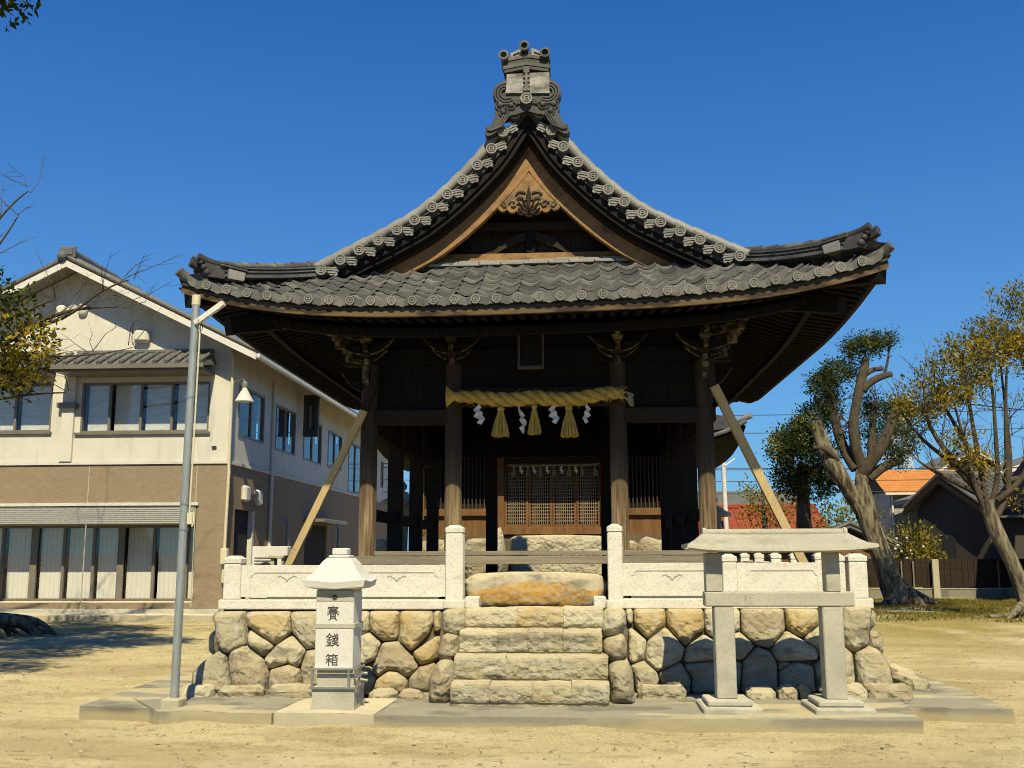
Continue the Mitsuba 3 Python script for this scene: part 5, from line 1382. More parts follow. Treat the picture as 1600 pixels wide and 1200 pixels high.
# pent roofs over the upper windows
def pent(x0, x1):
    k = key_of('pent_roof', mh)
    obj('pent_roof', hexa([(x0-.1, HY0-1.0, 6.30), (x1+.1, HY0-1.0, 6.30), (x1+.1, HY0-.01, 6.50), (x0-.1, HY0-.01, 6.50)], [(x0-.1, HY0-1.0, 6.38), (x1+.1, HY0-1.0, 6.38), (x1-.02, HY0-.01, 6.86), (x0+.12, HY0-.01, 6.86)]), 'm_slate', mh)
    obj('ridge', box(x0+.1, x1, HY0-.10, HY0-.005, 6.82, 6.91, .02), 'm_slate', k)
    n = int((x1-x0)/.27)
    for i in range(n+1):
        x = x0-.02+i*(x1-x0+.04)/n
        obj('tile_roll', tube([(x, HY0-1.04, 6.395), (x, HY0-.6, 6.61), (x, HY0-.1, 6.84)], [.055, .05, .05], 8), 'm_slate', k, smooth=50)
    for s in (.33, .66):
        z = 6.38+s*.48
        obj('course', box(x0-.05, x1+.05, HY0-1.0+.99*s-.02, HY0-1.0+.99*s, z-.02, z+.02), 'm_slate', k)
    obj('fascia', box(x0-.12, x1+.12, HY0-1.04, HY0-1.0, 6.25, 6.36), 'm_alu', k)
    obj('soffit_beam', box(x0-.05, x1+.05, HY0-.9, HY0-.02, 6.20, 6.29), 'm_alu', k)
pent(-13.2, -9.45); pent(-18.0, -13.75)
# roof
RY0, RY1 = 25.05, 49.0
EX = HX1+.85
k = key_of('roof', mh)
rf = []
for sx in (-1, 1):
    P = [(RXM, RZ+.09), (RXM+sx*(EX-RXM), EZ+.09), (RXM+sx*(EX-RXM), EZ+.01), (RXM, RZ+.01)]
    rf.append(xz(Polygon(P), RY0, RY1))
obj('roof', cat(rf), 'm_slate', mh)
tl = []
for sx in (-1, 1):
    for i in range(80):
        y = RY0+.15+i*.3
        tl.append(tube([(RXM+sx*.1, y, RZ+.09), (RXM+sx*(EX-RXM), y, EZ+.09)], .05, 6))
obj('tile_rows', cat(tl), 'm_slate', k, kind='stuff', smooth=50)
for sx in (-1, 1):
    P = [(RXM, RZ-.02), (RXM+sx*(EX-RXM+.02), EZ-.02), (RXM+sx*(EX-RXM+.02), EZ-.19), (RXM, RZ-.19)]
    obj('bargeboard', xz(Polygon(P), RY0-.03, RY0+.02), 'm_white_paint', k)
    obj('verge_tile_row', tube([(RXM, RY0+.02, RZ+.08), (RXM+sx*(EX-RXM), RY0+.02, EZ+.08)], .065, 10), 'm_slate', k, smooth=50)
    P = [(RXM, RZ-.03), (RXM+sx*(EX-RXM), EZ-.03), (RXM+sx*(EX-RXM), EZ-.06), (RXM, RZ-.06)]
    obj('soffit', xz(Polygon(P), RY0+.021, RY1), 'm_soffit', k)
obj('ridge', box(RXM-.17, RXM+.17, RY0+.05, RY1, RZ+.06, RZ+.26, .03), 'm_slate', k)
for i in range(32):
    y = RY0+.2+i*.75
    obj('ridge_saddle', tube([(RXM, y, RZ+.27), (RXM, y+.68, RZ+.27)], [.11, .095], 8), 'm_slate', k, smooth=50)
obj('ridge_end', cat(box(RXM-.22, RXM+.22, RY0-.03, RY0+.05, RZ+.05, RZ+.36, .02), box(RXM-.05, RXM+.16, RY0-.06, RY0-.03, RZ+.12, RZ+.31, .01)), 'm_slate', k)
b = trimesh.creation.icosphere(subdivisions=2, radius=.13); b.apply_translation([RXM-.1, RY0-.06, RZ+.08])
obj('ridge_ball', b, 'm_slate', k, smooth=True)
obj('gutter', box(EX-.02, EX+.10, RY0+.05, RY1, EZ-.14, EZ-.02, .02), 'm_white_paint', k)
# gable vents and small fittings
for x, z in ((-13.635, 8.03), (-13.04, 8.05)):
    obj('vent_hood', rough(boulder((x, HY0-.03, z-.02), (.13, .12, .17), 2, 2, .02), 0, 1), 'm_cream', mh, smooth=True)
obj('vent_hood', box(-11.56, -11.16, HY0-.22, HY0, 7.10, 7.42, .06), 'm_cream', mh)
obj('outlet', box(-9.38, -9.26, HY0-.06, HY0, 4.30, 4.36, .01), 'm_iron', mh)
# side wall with windows seen in steep perspective
su = Polygon([(HY0+.18, 3.93), (HY1, 3.93), (HY1, EZ+.36), (HY0+.18, EZ+.36)])
WS = [(26.45, 28.70, 4.71, 6.08), (29.85, 31.99, 4.67, 6.05), (33.0, 35.36, 4.67, 6.09), (36.33, 38.51, 4.69, 6.03), (39.7, 42.35, 3.99, 5.98), (46.4, 47.0, 4.6, 5.8)]
sl_ = sbox(HY0+.18, .1, HY1, 3.905)
for y0, y1, z0, z1 in WS:
    su = su.difference(sbox(y0, z0, y1, z1))
sl_ = sl_.difference(sbox(26.5, .1, 28.0, 2.78)).difference(sbox(33.5, .1, 36.5, 2.6))
obj('side_wall', yz(su, HX1-.18, HX1), 'm_cream', mh)
obj('side_lower_wall', yz(sl_, HX1-.18, HX1), 'm_brick', mh)
obj('rear_wall', box(HX0, HX1-.19, HY1-.18, HY1, .1, 6.8), 'm_cream', mh)
obj('left_wall', box(HX0, HX0+.18, HY0+.19, HY1-.19, .1, 6.8), 'm_cream', mh)
obj('side_string_course', box(HX1, HX1+.045, HY0+.1, HY1, 3.907, 3.985), 'm_cream', mh)
for y0, y1, z0, z1 in WS:
    ym = (y0+y1)/2
    kk = obj('window', cat(box(HX1-.08, HX1+.02, y0, y1, z0, z0+.06), box(HX1-.08, HX1+.02, y0, y1, z1-.06, z1), box(HX1-.08, HX1+.02, y0, y0+.06, z0+.06, z1-.06), box(HX1-.08, HX1+.02, y1-.06, y1, z0+.06, z1-.06), box(HX1-.06, HX1+.0, ym-.04, ym+.04, z0+.06, z1-.06)), 'm_alu', mh)
    for a, c in ((y0+.06, ym), (ym, y1-.06)):
        obj('pane', {'type': 'rectangle', 'to_world': T().translate([HX1-.04, (a+c)/2, (z0+z1)/2]).rotate([0, 1, 0], 90).scale([(z1-z0)/2-.06, (c-a)/2, 1]), 'bsdf': {'type': 'ref', 'id': 'm_glass_side'}}, None, kk)
    obj('blind', box(HX1-.2, HX1-.19, y0+.1, y1-.1, z0, z1), 'm_room', kk)
obj('side_door', box(HX1-.14, HX1-.10, 26.5, 28.0, .1, 2.78), 'm_room', mh)
obj('side_door_post', box(HX1-.1, HX1+.03, 27.9, 28.05, .1, 2.78), 'm_cream', mh)
obj('entrance', box(HX1-.14, HX1-.10, 33.5, 36.5, .1, 2.6), 'm_room', mh)
obj('entrance_canopy', box(HX1, HX1+.7, 33.3, 36.7, 2.62, 2.75, .02), 'm_alu', mh)
obj('downpipe', tube([(HX1+.06, 29.45, 6.6), (HX1+.06, 29.45, .1)], .055, 8), 'm_white_paint', mh, smooth=40)
obj('corner_pipe', tube([(HX1+.05, 25.72, 6.75), (HX1+.05, 25.72, 3.95), (HX1+.07, 25.70, 3.7), (HX1+.02, 25.72, .9)], .04, 8), 'm_cream_plastic', mh, smooth=40)
obj('corner_pipe_box', box(HX1-.02, HX1+.16, 25.55, 25.74, 1.35, 1.75, .02), 'm_cream_plastic', mh)
for y, z in ((26.9, 3.0), (28.0, 2.95)):
    obj('vent_cover', box(HX1, HX1+.16, y, y+.4, z, z+.42, .05), 'm_white_paint', mh)
for y in (30.8, 37.5):
    obj('standpipe', tube([(HX1+.2, y, .1), (HX1+.2, y, 2.55), (HX1+.1, y, 2.62)], .06, 8), 'm_zinc', mh, smooth=40)
sg = thing('hanging_sign', 'dark narrow sign board sticking out from the upper side wall of the house', 'sign board')
obj('board', box(HX1+.12, HX1+.62, 32.45, 32.6, 5.35, 6.72, .02), 'm_iron', sg)
obj('face', box(HX1+.24, HX1+.5, 32.44, 32.449, 5.5, 6.6), 'm_room', sg)
obj('tube', box(HX1+.33, HX1+.40, 32.42, 32.439, 5.6, 6.35), 'm_alu', sg)
wl = thing('wall_lamp', 'white conical lamp shade on a bracket at the corner of the house', 'lamp')
lam = lathe([(.235, 0), (.225, .03), (.10, .26), (.07, .30), (.06, .36)], 22, (-8.47, 25.45, 5.46))
obj('shade', lam, 'm_white_paint', wl, smooth=40)
obj('socket', lathe([(.075, 0), (.085, .1), (.05, .16)], 14, (-8.47, 25.45, 5.825)), 'm_alu', wl, smooth=40)
obj('arm', tube([(-8.47, 25.45, 5.96), (-8.55, 25.55, 6.06), (-8.8, 25.7, 6.02), (-8.9, 25.76, 5.9)], .022, 8), 'm_alu', wl)
ac = thing('air_conditioner', 'white outdoor air conditioner unit standing behind the left end of the fence', 'air conditioner')
obj('casing', box(-7.85, -6.98, 24.6, 24.95, .55, 1.79, .02), 'm_white_paint', ac)
obj('grille', cat([box(-7.78, -7.3, 24.585, 24.599, .8+.07*i, .83+.07*i) for i in range(11)]), 'm_alu', ac)
obj('fan_guard', trimesh.creation.annulus(.0, .22, .01).apply_transform(trimesh.transformations.rotation_matrix(np.pi/2, [1, 0, 0])).apply_translation([-7.5, 24.58, 1.2]), 'm_room', ac)
obj('stand', box(-7.8, -7.05, 24.62, 24.9, -.05, .549), 'm_alu', ac)
sb = thing('stone_bench', 'small flat stone slab on posts behind the left fence panel', 'stone bench')
obj('top', box(-5.15, -4.85, 17.0, 17.3, 1.53, 1.58, .01), 'm_granite_old', sb)
obj('leg', box(-5.12, -5.06, 17.05, 17.25, .0, 1.529, .01), 'm_granite_old', sb)
obj('leg', box(-4.94, -4.88, 17.05, 17.25, .0, 1.529, .01), 'm_granite_old', sb)

# ------------------------------------------------------------------ trees
def leaves(clusters, size, seed, per=None, aspect=.5, up=.3, clump=9):
    "leaf-sized folded blades gathered in small sprays through the volume of each cluster (x, y, z, rx, ry, rz, n)"
    r = np.random.default_rng(seed)
    cs, ds = [], []
    for x, y, z, rx, ry, rz_, n in clusters:
        ns = max(1, n//clump)
        d = r.normal(size=(ns, 3)); d /= np.linalg.norm(d, axis=1, keepdims=True)
        q = r.uniform(.25, 1, ns)**.5
        spot = d*q[:, None]*[rx, ry, rz_]
        lump = meshkit.noise(np.stack([spot[:, 0]*1.9+x, spot[:, 1]*1.9+y, spot[:, 2]*1.9+z], 1), seed)
        spot = spot[lump > .33]
        if not len(spot):
            continue
        s = np.repeat(spot, clump, 0)+r.normal(size=(len(spot)*clump, 3))*size*1.15
        cs.append(s+[x, y, z])
        ds.append(np.repeat(d[lump > .33], clump, 0)+r.normal(size=(len(spot)*clump, 3))*.7+[0, 0, up])
    c, d = np.vstack(cs), np.vstack(ds)
    d /= np.linalg.norm(d, axis=1, keepdims=True)
    s = np.cross(d, r.normal(size=d.shape)); s /= np.linalg.norm(s, axis=1, keepdims=True)
    nn = np.cross(d, s)
    L = size*r.uniform(.6, 1.25, (len(c), 1)); w = L*aspect*.5
    v = np.stack([c, c+d*L*.5+s*w+nn*L*.08, c+d*L, c+d*L*.5-s*w+nn*L*.08], 1).reshape(-1, 3)
    i = np.arange(len(c))[:, None]*4
    return trimesh.Trimesh(v, np.vstack([i+[0, 1, 2], i+[0, 2, 3]]), process=False)
def limb(P, R, n=10, seed=0, wob=.0, m=5):
    P = np.array(P, float); R = np.array(R, float)
    s = np.linspace(0, 1, len(P)); q = np.linspace(0, 1, (len(P)-1)*m+1)
    x = PchipInterpolator(s, P)(q)
    rad = np.interp(q, s, R)
    t = tube(x, rad, n)
    if wob:
        c = np.repeat(x, n, 0)
        v = t.vertices.copy()
        k = len(c)
        dd = v[:k]-c
        f = 1+wob*2*(meshkit.fbm(v[:k]*[2.4, 2.4, .8]+seed, 3, seed)-.5)
        v[:k] = c+dd*f[:, None]
        t = trimesh.Trimesh(v, t.faces, process=False)
    return t
def twigs(starts, n, L, r, seed, up=.5, spread=.8):
    g = np.random.default_rng(seed)
    ms = []
    for s in starts:
        for i in range(n):
            d = np.array([g.normal()*spread, g.normal()*spread, abs(g.normal())*.6+up]); d /= np.linalg.norm(d)
            l = L*g.uniform(.5, 1.2)
            b = np.array(s)+g.normal(size=3)*.05
            k = g.normal(size=3)*.12*l
            ms.append(tube([b, b+d*l*.5+k, b+d*l+k*.5], [r, r*.7, r*.35], 5))
            for j in range(2):
                e = b+d*l*g.uniform(.4, .9)+k*.6
                d2 = d+g.normal(size=3)*.6; d2 /= np.linalg.norm(d2)
                ms.append(tube([e, e+d2*l*.4], [r*.5, r*.25], 4))
    return cat(ms)

# pruned broadleaf evergreen on the right
Y = 33.0
t = thing('broadleaf_tree', 'heavily pruned leaning evergreen tree with thick pale trunk and cut limbs', 'tree')
tr = [limb([(10.15, Y, -.1), (9.8, Y, .45), (9.55, Y, 1.1), (9.25, Y, 2.1), (8.98, Y, 3.1), (8.95, Y, 3.7)], [.62, .42, .33, .31, .33, .26], 18, 1, .30)]
for dx, dy in ((-1.0, -.3), (1.25, -.4), (.5, -.9), (-.4, .8), (1.3, .6)):
    tr.append(limb([(9.95, Y, .45), (10.05+dx*.5, Y+dy*.5, .12), (10.1+dx, Y+dy, -.12)], [.26, .16, .05], 9, 2, .2))
obj('trunk', cat(tr), 'm_bark', t, smooth=60)
lb = [limb([(8.95, Y, 2.9), (8.45, Y-.1, 3.7), (8.0, Y-.1, 4.5), (7.75, Y, 5.3), (7.62, Y, 5.75)], [.26, .26, .28, .23, .17], 14, 3, .28),
      limb([(8.95, Y, 3.5), (9.0, Y, 4.3), (8.75, Y+.1, 5.0)], [.24, .2, .15], 12, 4, .25),
      limb([(8.8, Y, 4.2), (8.45, Y+.3, 5.2), (8.25, Y+.3, 6.2), (8.05, Y+.3, 6.95)], [.17, .16, .13, .10], 10, 5, .12),
      limb([(8.35, Y+.3, 5.9), (7.9, Y+.3, 6.4), (7.72, Y+.2, 6.5)], [.1, .1, .08], 8, 6, .1),
      limb([(9.0, Y, 4.2), (8.75, Y-.2, 5.4), (8.95, Y-.2, 6.5), (9.25, Y-.1, 7.5), (9.3, Y-.1, 7.75)], [.2, .17, .155, .135, .11], 12, 7, .2),
      limb([(9.1, Y-.2, 6.7), (9.55, Y-.2, 7.05), (10.05, Y-.2, 7.2)], [.13, .11, .09], 9, 8, .12),
      limb([(9.2, Y-.1, 7.2), (9.6, Y, 7.4), (9.85, Y, 7.42)], [.10, .08, .07], 8, 9, .12),
      limb([(9.0, Y, 4.1), (9.55, Y-.3, 4.9), (9.9, Y-.3, 5.6), (10.15, Y-.2, 6.3)], [.22, .19, .155, .11], 12, 10, .2),
      limb([(9.2, Y, 3.9), (9.75, Y, 4.3), (10.25, Y, 4.45)], [.16, .14, .12], 9, 11, .12),
      limb([(9.35, Y+.1, 4.6), (9.45, Y+.2, 5.5), (9.6, Y+.2, 6.4)], [.14, .12, .09], 9, 12, .1),
      limb([(8.2, Y-.3, 4.5), (7.6, Y-.5, 4.85), (7.4, Y-.5, 4.85)], [.09, .07, .05], 8, 13, .1),
      limb([(9.9, Y, 7.3), (10.05, Y, 7.9), (10.1, Y, 8.4)], [.05, .035, .02], 6, 14)]
for i, m in enumerate(lb):
    obj('limb', m, 'm_bark' if i in (0, 1) else 'm_bark_dark', t, smooth=60)
obj('twig_spray', twigs([(8.0, Y, 5.4), (8.3, Y, 6.3), (9.2, Y, 7.6), (9.9, Y, 5.6), (10.2, Y, 4.5), (8.6, Y, 5.6), (9.6, Y, 6.2)], 5, .9, .02, 4), 'm_twig', t, kind='stuff')
cl = [(7.3, Y+.6, 5.3, .62, .5, .6, 1300), (7.75, Y+.5, 5.95, .52, .5, .45, 950), (7.95, Y+.2, 6.95, .42, .45, .36, 750), (8.5, Y+.2, 7.35, .6, .5, .36, 1100), (9.25, Y, 8.12, .62, .5, .32, 1000), (9.95, Y, 8.38, .36, .35, .26, 450),
      (8.25, Y+.5, 6.2, .45, .4, .42, 520), (9.75, Y+.4, 5.9, .62, .5, .6, 1000), (10.2, Y, 5.1, .6, .6, .52, 1000), (8.0, Y+.4, 4.75, .5, .4, .5, 600), (9.4, Y+.5, 6.5, .35, .3, .35, 300), (9.3, Y+.5, 5.2, .4, .3, .4, 300), (8.3, Y+.5, 6.75, .3, .3, .25, 250), (10.15, Y+.2, 6.25, .25, .3, .32, 260), (8.85, Y+.4, 5.4, .35, .3, .45, 180), (10.0, Y, 4.45, .35, .3, .2, 160)]
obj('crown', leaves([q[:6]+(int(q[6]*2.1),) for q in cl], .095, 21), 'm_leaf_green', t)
obj('painted_lit_crown', leaves([(7.3, Y-.2, 5.5, .4, .3, .4, 160), (8.6, Y-.3, 7.45, .5, .3, .3, 220), (9.2, Y-.4, 8.2, .5, .3, .25, 140), (10.1, Y-.3, 5.9, .35, .3, .45, 140)], .10, 22), 'm_leaf_mix', t)  # lighter leaf mix on the near side paints in the sunlight
# dark round tree beside it with a straight trunk
Y = 35.5
t = thing('round_tree', 'dark round evergreen tree with straight black trunk left of the leaning tree', 'tree')
obj('trunk', limb([(7.65, Y, -.1), (7.65, Y, 2.6), (7.7, Y, 4.6)], [.30, .26, .16], 12, 15, .08), 'm_bark_dark', t, smooth=60)
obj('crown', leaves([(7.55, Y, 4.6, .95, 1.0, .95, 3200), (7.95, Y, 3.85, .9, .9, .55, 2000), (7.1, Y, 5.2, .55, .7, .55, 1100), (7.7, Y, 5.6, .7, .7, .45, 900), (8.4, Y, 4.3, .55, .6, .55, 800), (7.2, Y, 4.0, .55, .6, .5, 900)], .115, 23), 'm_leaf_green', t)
obj('painted_lit_crown', leaves([(7.1, Y-.8, 5.2, .7, .3, .5, 330), (7.5, Y-.9, 4.6, .6, .3, .5, 220)], .13, 24), 'm_leaf_mix', t)  # near leaves coloured lighter to stand in for sun
# small bushy tree behind the prop
t = thing('shrub_tree', 'small reddish green garden tree in front of the red tiled roof', 'tree')
obj('trunk', limb([(7.1, 40, -.1), (7.15, 40, 2.2), (7.1, 40, 4.0)], [.14, .12, .05], 8, 16, .1), 'm_bark_dark', t, smooth=60)
obj('crown', leaves([(6.9, 40, 3.95, .6, .6, .4, 420), (7.5, 40, 3.9, .5, .5, .45, 380), (7.3, 40, 3.1, .7, .6, .5, 330), (6.8, 40, 2.9, .4, .5, .4, 180), (7.7, 40, 2.6, .4, .4, .5, 160), (7.9, 39.6, 3.4, .3, .3, .3, 100)], .15, 25), 'm_leaf_mix', t)

# yellow leaved tree at the right edge
Y = 27.0
t = thing('yellow_tree', 'slender tree with yellowing leaves and many upright thin branches at right edge', 'tree')
obj('trunk', cat([limb([(11.35, Y, -.1), (11.2, Y, .5), (10.95, Y, 1.3), (10.6, Y, 2.2), (10.42, Y, 2.9)], [.34, .21, .18, .19, .17], 14, 17, .14),
                  limb([(11.2, Y, .35), (11.55, Y-.2, .06), (11.9, Y-.3, -.1)], [.16, .1, .04], 8, 18, .1), limb([(11.2, Y, .3), (10.7, Y-.2, .05), (10.0, Y-.25, .0), (9.4, Y-.3, -.05)], [.14, .07, .05, .02], 8, 18, .1), limb([(11.1, Y, .3), (10.5, Y-.7, .03), (10.3, Y-.9, -.05)], [.12, .05, .02], 8, 18, .1)]), 'm_bark', t, smooth=60)
br = [[(10.5, 2.4), (10.1, 3.4), (9.9, 4.4), (9.6, 5.6)], [(10.45, 2.8), (10.35, 4.0), (10.25, 5.6), (10.2, 6.7)], [(10.5, 2.7), (10.75, 3.8), (10.75, 5.2), (10.65, 6.8)], [(10.6, 2.4), (11.1, 3.4), (11.25, 4.6), (11.25, 7.2)],
      [(10.7, 2.9), (11.5, 3.8), (11.7, 5.0), (11.75, 7.4)], [(10.35, 3.0), (9.6, 3.9), (8.9, 4.6), (8.5, 5.3)], [(10.3, 3.3), (9.3, 4.4), (9.0, 5.0), (8.9, 5.9)], [(10.2, 3.1), (9.3, 3.6), (8.8, 3.95)], [(10.9, 3.4), (11.9, 3.5), (12.6, 3.4)], [(10.4, 3.6), (9.9, 4.8), (9.4, 6.0)], [(11.0, 3.2), (11.0, 5.0), (11.1, 6.6)]]
bs, tips = [], []
for i, q in enumerate(br):
    dy = [-.4, .3, -.2, .5, -.3, .2, -.5, .1, 0, .6, -.6][i]
    P = [(x, Y+dy*j/3, z) for j, (x, z) in enumerate(q)]
    bs.append(limb(P, np.linspace(.085, .022, len(P)), 7, 19+i, .06)); tips += P[1:]
obj('branches', cat(bs), 'm_bark_dark', t, smooth=60)
obj('twig_spray', twigs(tips, 4, 1.1, .014, 5, up=.7, spread=.7), 'm_twig', t, kind='stuff')
cl = [(9.0, Y, 5.6, .65, .6, .5, 520), (8.75, Y, 5.15, .4, .5, .3, 300), (9.7, Y, 6.2, .7, .7, .55, 720), (10.3, Y, 6.6, .6, .7, .55, 640), (10.9, Y, 7.0, .7, .7, .7, 900), (11.5, Y, 7.4, .7, .7, .75, 900), (11.6, Y, 8.1, .45, .5, .4, 380), (10.95, Y, 7.9, .25, .3, .4, 150), (9.9, Y, 6.9, .25, .3, .35, 150), (9.6, Y, 5.7, .6, .6, .4, 420),
      (12.1, Y, 6.8, .6, .6, .9, 700), (10.2, Y, 5.9, .6, .6, .35, 260)]
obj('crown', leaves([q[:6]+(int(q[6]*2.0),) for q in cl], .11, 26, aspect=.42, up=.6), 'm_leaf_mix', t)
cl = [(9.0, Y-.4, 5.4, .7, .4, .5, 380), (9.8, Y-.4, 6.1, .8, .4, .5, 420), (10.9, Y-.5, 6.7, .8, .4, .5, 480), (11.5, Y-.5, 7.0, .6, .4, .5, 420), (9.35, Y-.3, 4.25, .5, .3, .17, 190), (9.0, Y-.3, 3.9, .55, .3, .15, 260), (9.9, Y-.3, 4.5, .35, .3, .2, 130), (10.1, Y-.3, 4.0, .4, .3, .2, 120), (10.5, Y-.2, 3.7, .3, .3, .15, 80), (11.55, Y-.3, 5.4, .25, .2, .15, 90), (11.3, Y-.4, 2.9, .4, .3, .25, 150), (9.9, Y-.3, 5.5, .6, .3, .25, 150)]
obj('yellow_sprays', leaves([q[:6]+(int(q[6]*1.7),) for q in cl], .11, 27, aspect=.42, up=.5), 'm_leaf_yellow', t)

# left: branches of a tree standing just outside the picture, roots in view
Y = 20.6
t = thing('old_tree', 'tree at the left edge with exposed roots, bare twigs and yellow green leaves', 'tree')
rt_ = [limb([(-13.9, Y, -.2), (-14.1, Y, 1.2), (-14.7, Y, 3.0), (-14.6, Y-.3, 5.0), (-14.4, Y-.3, 7.5), (-14.6, Y, 10.5)], [.75, .5, .42, .34, .25, .12], 14, 30, .2)]
for i, (dx, dy) in enumerate(((1.1, .6), (1.6, .2), (1.9, -.15), (1.45, -.5), (.9, -.9), (-.9, .4), (-.7, -.6), (.5, 1.0), (1.25, .0), (1.75, .45), (1.1, -1.2), (2.05, .1))):
    rt_.append(limb([(-13.5, Y, .6), (-13.0+dx*.5, Y+dy*.4, .34), (-12.9+dx*.85, Y+dy*.8, .18+.06*(i % 3)), (-12.9+dx*1.15, Y+dy*1.1, -.06)], [.22, .13, .09, .03], 9, 31+i, .35))
obj('trunk', cat(rt_), 'm_bark', t, smooth=60)
YB = 19.0
bp = [[(-14.4, 4.6), (-12.3, 5.0), (-11.6, 5.4), (-11.0, 5.7), (-10.4, 6.1)], [(-14.4, 5.2), (-12.3, 5.4), (-11.5, 5.9), (-10.9, 6.3), (-10.3, 6.6)], [(-14.4, 4.2), (-12.2, 4.6), (-11.4, 4.6), (-10.7, 4.7), (-10.0, 4.75)], [(-14.4, 6.4), (-12.2, 6.8), (-11.7, 7.6), (-11.3, 8.4)], [(-14.4, 7.0), (-12.2, 7.4), (-11.7, 8.4), (-11.2, 9.0)], [(-14.4, 5.4), (-12.3, 5.6), (-11.3, 5.6), (-10.5, 5.55), (-9.7, 5.6), (-8.95, 5.75)], [(-11.2, 6.05), (-10.3, 6.35), (-9.6, 6.9), (-9.1, 7.15)], [(-10.8, 6.3), (-10.0, 6.55), (-9.3, 6.6)]]
bs, tips = [], []
for i, q in enumerate(bp):
    P = [(x, YB+.15*i-.4+.1*j, z) for j, (x, z) in enumerate(q)]
    R = np.linspace(.09 if i < 2 else .045, .014 if i != 5 else .008, len(P))
    bs.append(limb(P, R, 7, 40+i, .06)); tips += P[1:]
obj('branches', cat(bs), 'm_bark_dark', t, smooth=60)
obj('twig_spray', twigs(tips, 3, 1.0, .010, 6, up=.35, spread=.8), 'm_twig', t, kind='stuff')
cl = [(-11.25, YB, 6.25, .5, .5, .5, 520), (-11.4, YB, 5.6, .5, .5, .4, 380), (-10.75, YB, 5.75, .4, .4, .3, 200), (-11.15, YB, 5.0, .5, .4, .28, 300), (-11.6, YB, 6.7, .4, .4, .4, 260)]
obj('crown', leaves(cl, .14, 28, aspect=.45), 'm_leaf_green', t)
cl = [(-10.5, YB-.3, 5.7, .42, .3, .4, 260), (-10.75, YB-.4, 5.0, .5, .3, .28, 300), (-10.5, YB-.3, 5.25, .35, .3, .25, 160), (-10.25, YB-.2, 5.45, .22, .2, .2, 80)]
obj('yellow_sprays', leaves(cl, .14, 29, aspect=.45, up=0), 'm_leaf_yellow', t)
# tall evergreen outside the frame at left front, only its lowest leaves show in the corner; it throws the shade on the sand
Y = 11.6
t = thing('tall_evergreen', 'leaves of a tall evergreen peeping in at the upper left corner', 'tree')
obj('trunk', limb([(-11.2, 10.5, -.1), (-11.1, 10.5, 3.0), (-10.8, 10.6, 6.5), (-10.2, 10.8, 9.5), (-9.9, 11, 12.5)], [.5, .36, .3, .22, .1], 14, 50, .12), 'm_bark', t, smooth=60)
obj('branches', cat([limb([(-10.7, 10.6, 7.0), (-9.2, 11.0, 8.4), (-7.7, 11.4, 9.3)], [.14, .09, .03], 8, 51), limb([(-10.4, 10.7, 8.5), (-9.0, 12.2, 9.6), (-8.2, 13.2, 9.9)], [.12, .08, .03], 8, 52), limb([(-10.5, 10.6, 8.0), (-10.6, 12.0, 9.5)], [.12, .04], 8, 53), limb([(-10.4, 10.7, 8.0), (-9.3, 9.4, 8.9), (-8.3, 8.8, 9.3)], [.12, .08, .03], 8, 54), limb([(-9.3, 9.4, 8.9), (-8.4, 7.6, 8.9), (-7.4, 6.6, 8.7)], [.08, .05, .02], 8, 55), limb([(-9.2, 11.0, 8.4), (-7.8, 10.4, 9.2), (-6.6, 10.2, 9.5)], [.08, .05, .02], 8, 56)]), 'm_bark_dark', t, smooth=60)
cl = [(-8.3, 11.2, 9.6, 1.0, 1.0, .55, 1500), (-9.4, 11.0, 9.2, 1.0, 1.3, .7, 1500), (-8.7, 12.8, 10.1, 1.1, .9, .5, 1300), (-9.8, 12.4, 9.8, 1.1, 1.0, .7, 1300), (-10.6, 11.4, 10.2, 1.3, 1.4, 1.0, 1800), (-8.9, 9.3, 9.2, 1.0, .8, .5, 1200), (-10.2, 9.2, 9.3, 1.0, .9, .8, 1100), (-9.5, 11.2, 11.6, 1.2, 1.2, .9, 1200), (-7.35, 11.9, 9.05, .22, .3, .2, 170), (-7.62, 12.0, 8.15, .16, .2, .12, 60), (-7.62, 12.0, 7.55, .12, .1, .12, 30), (-7.7, 11.9, 8.9, .4, .4, .3, 260),
      (-6.7, 10.3, 9.5, .8, .7, .4, 900), (-7.4, 9.6, 9.3, .9, .7, .5, 1100), (-7.6, 8.2, 9.0, .9, .6, .4, 900), (-7.3, 6.7, 8.6, .8, .5, .4, 700), (-8.7, 6.7, 8.8, 1.0, .6, .5, 900), (-8.3, 10.2, 9.6, 1.0, .7, .5, 1100), (-9.8, 7.8, 9.0, 1.0, .8, .6, 1000)]
obj('crown', leaves([q[:6]+(int(q[6]*1.6),) for q in cl], .16, 31), 'm_leaf_green', t)

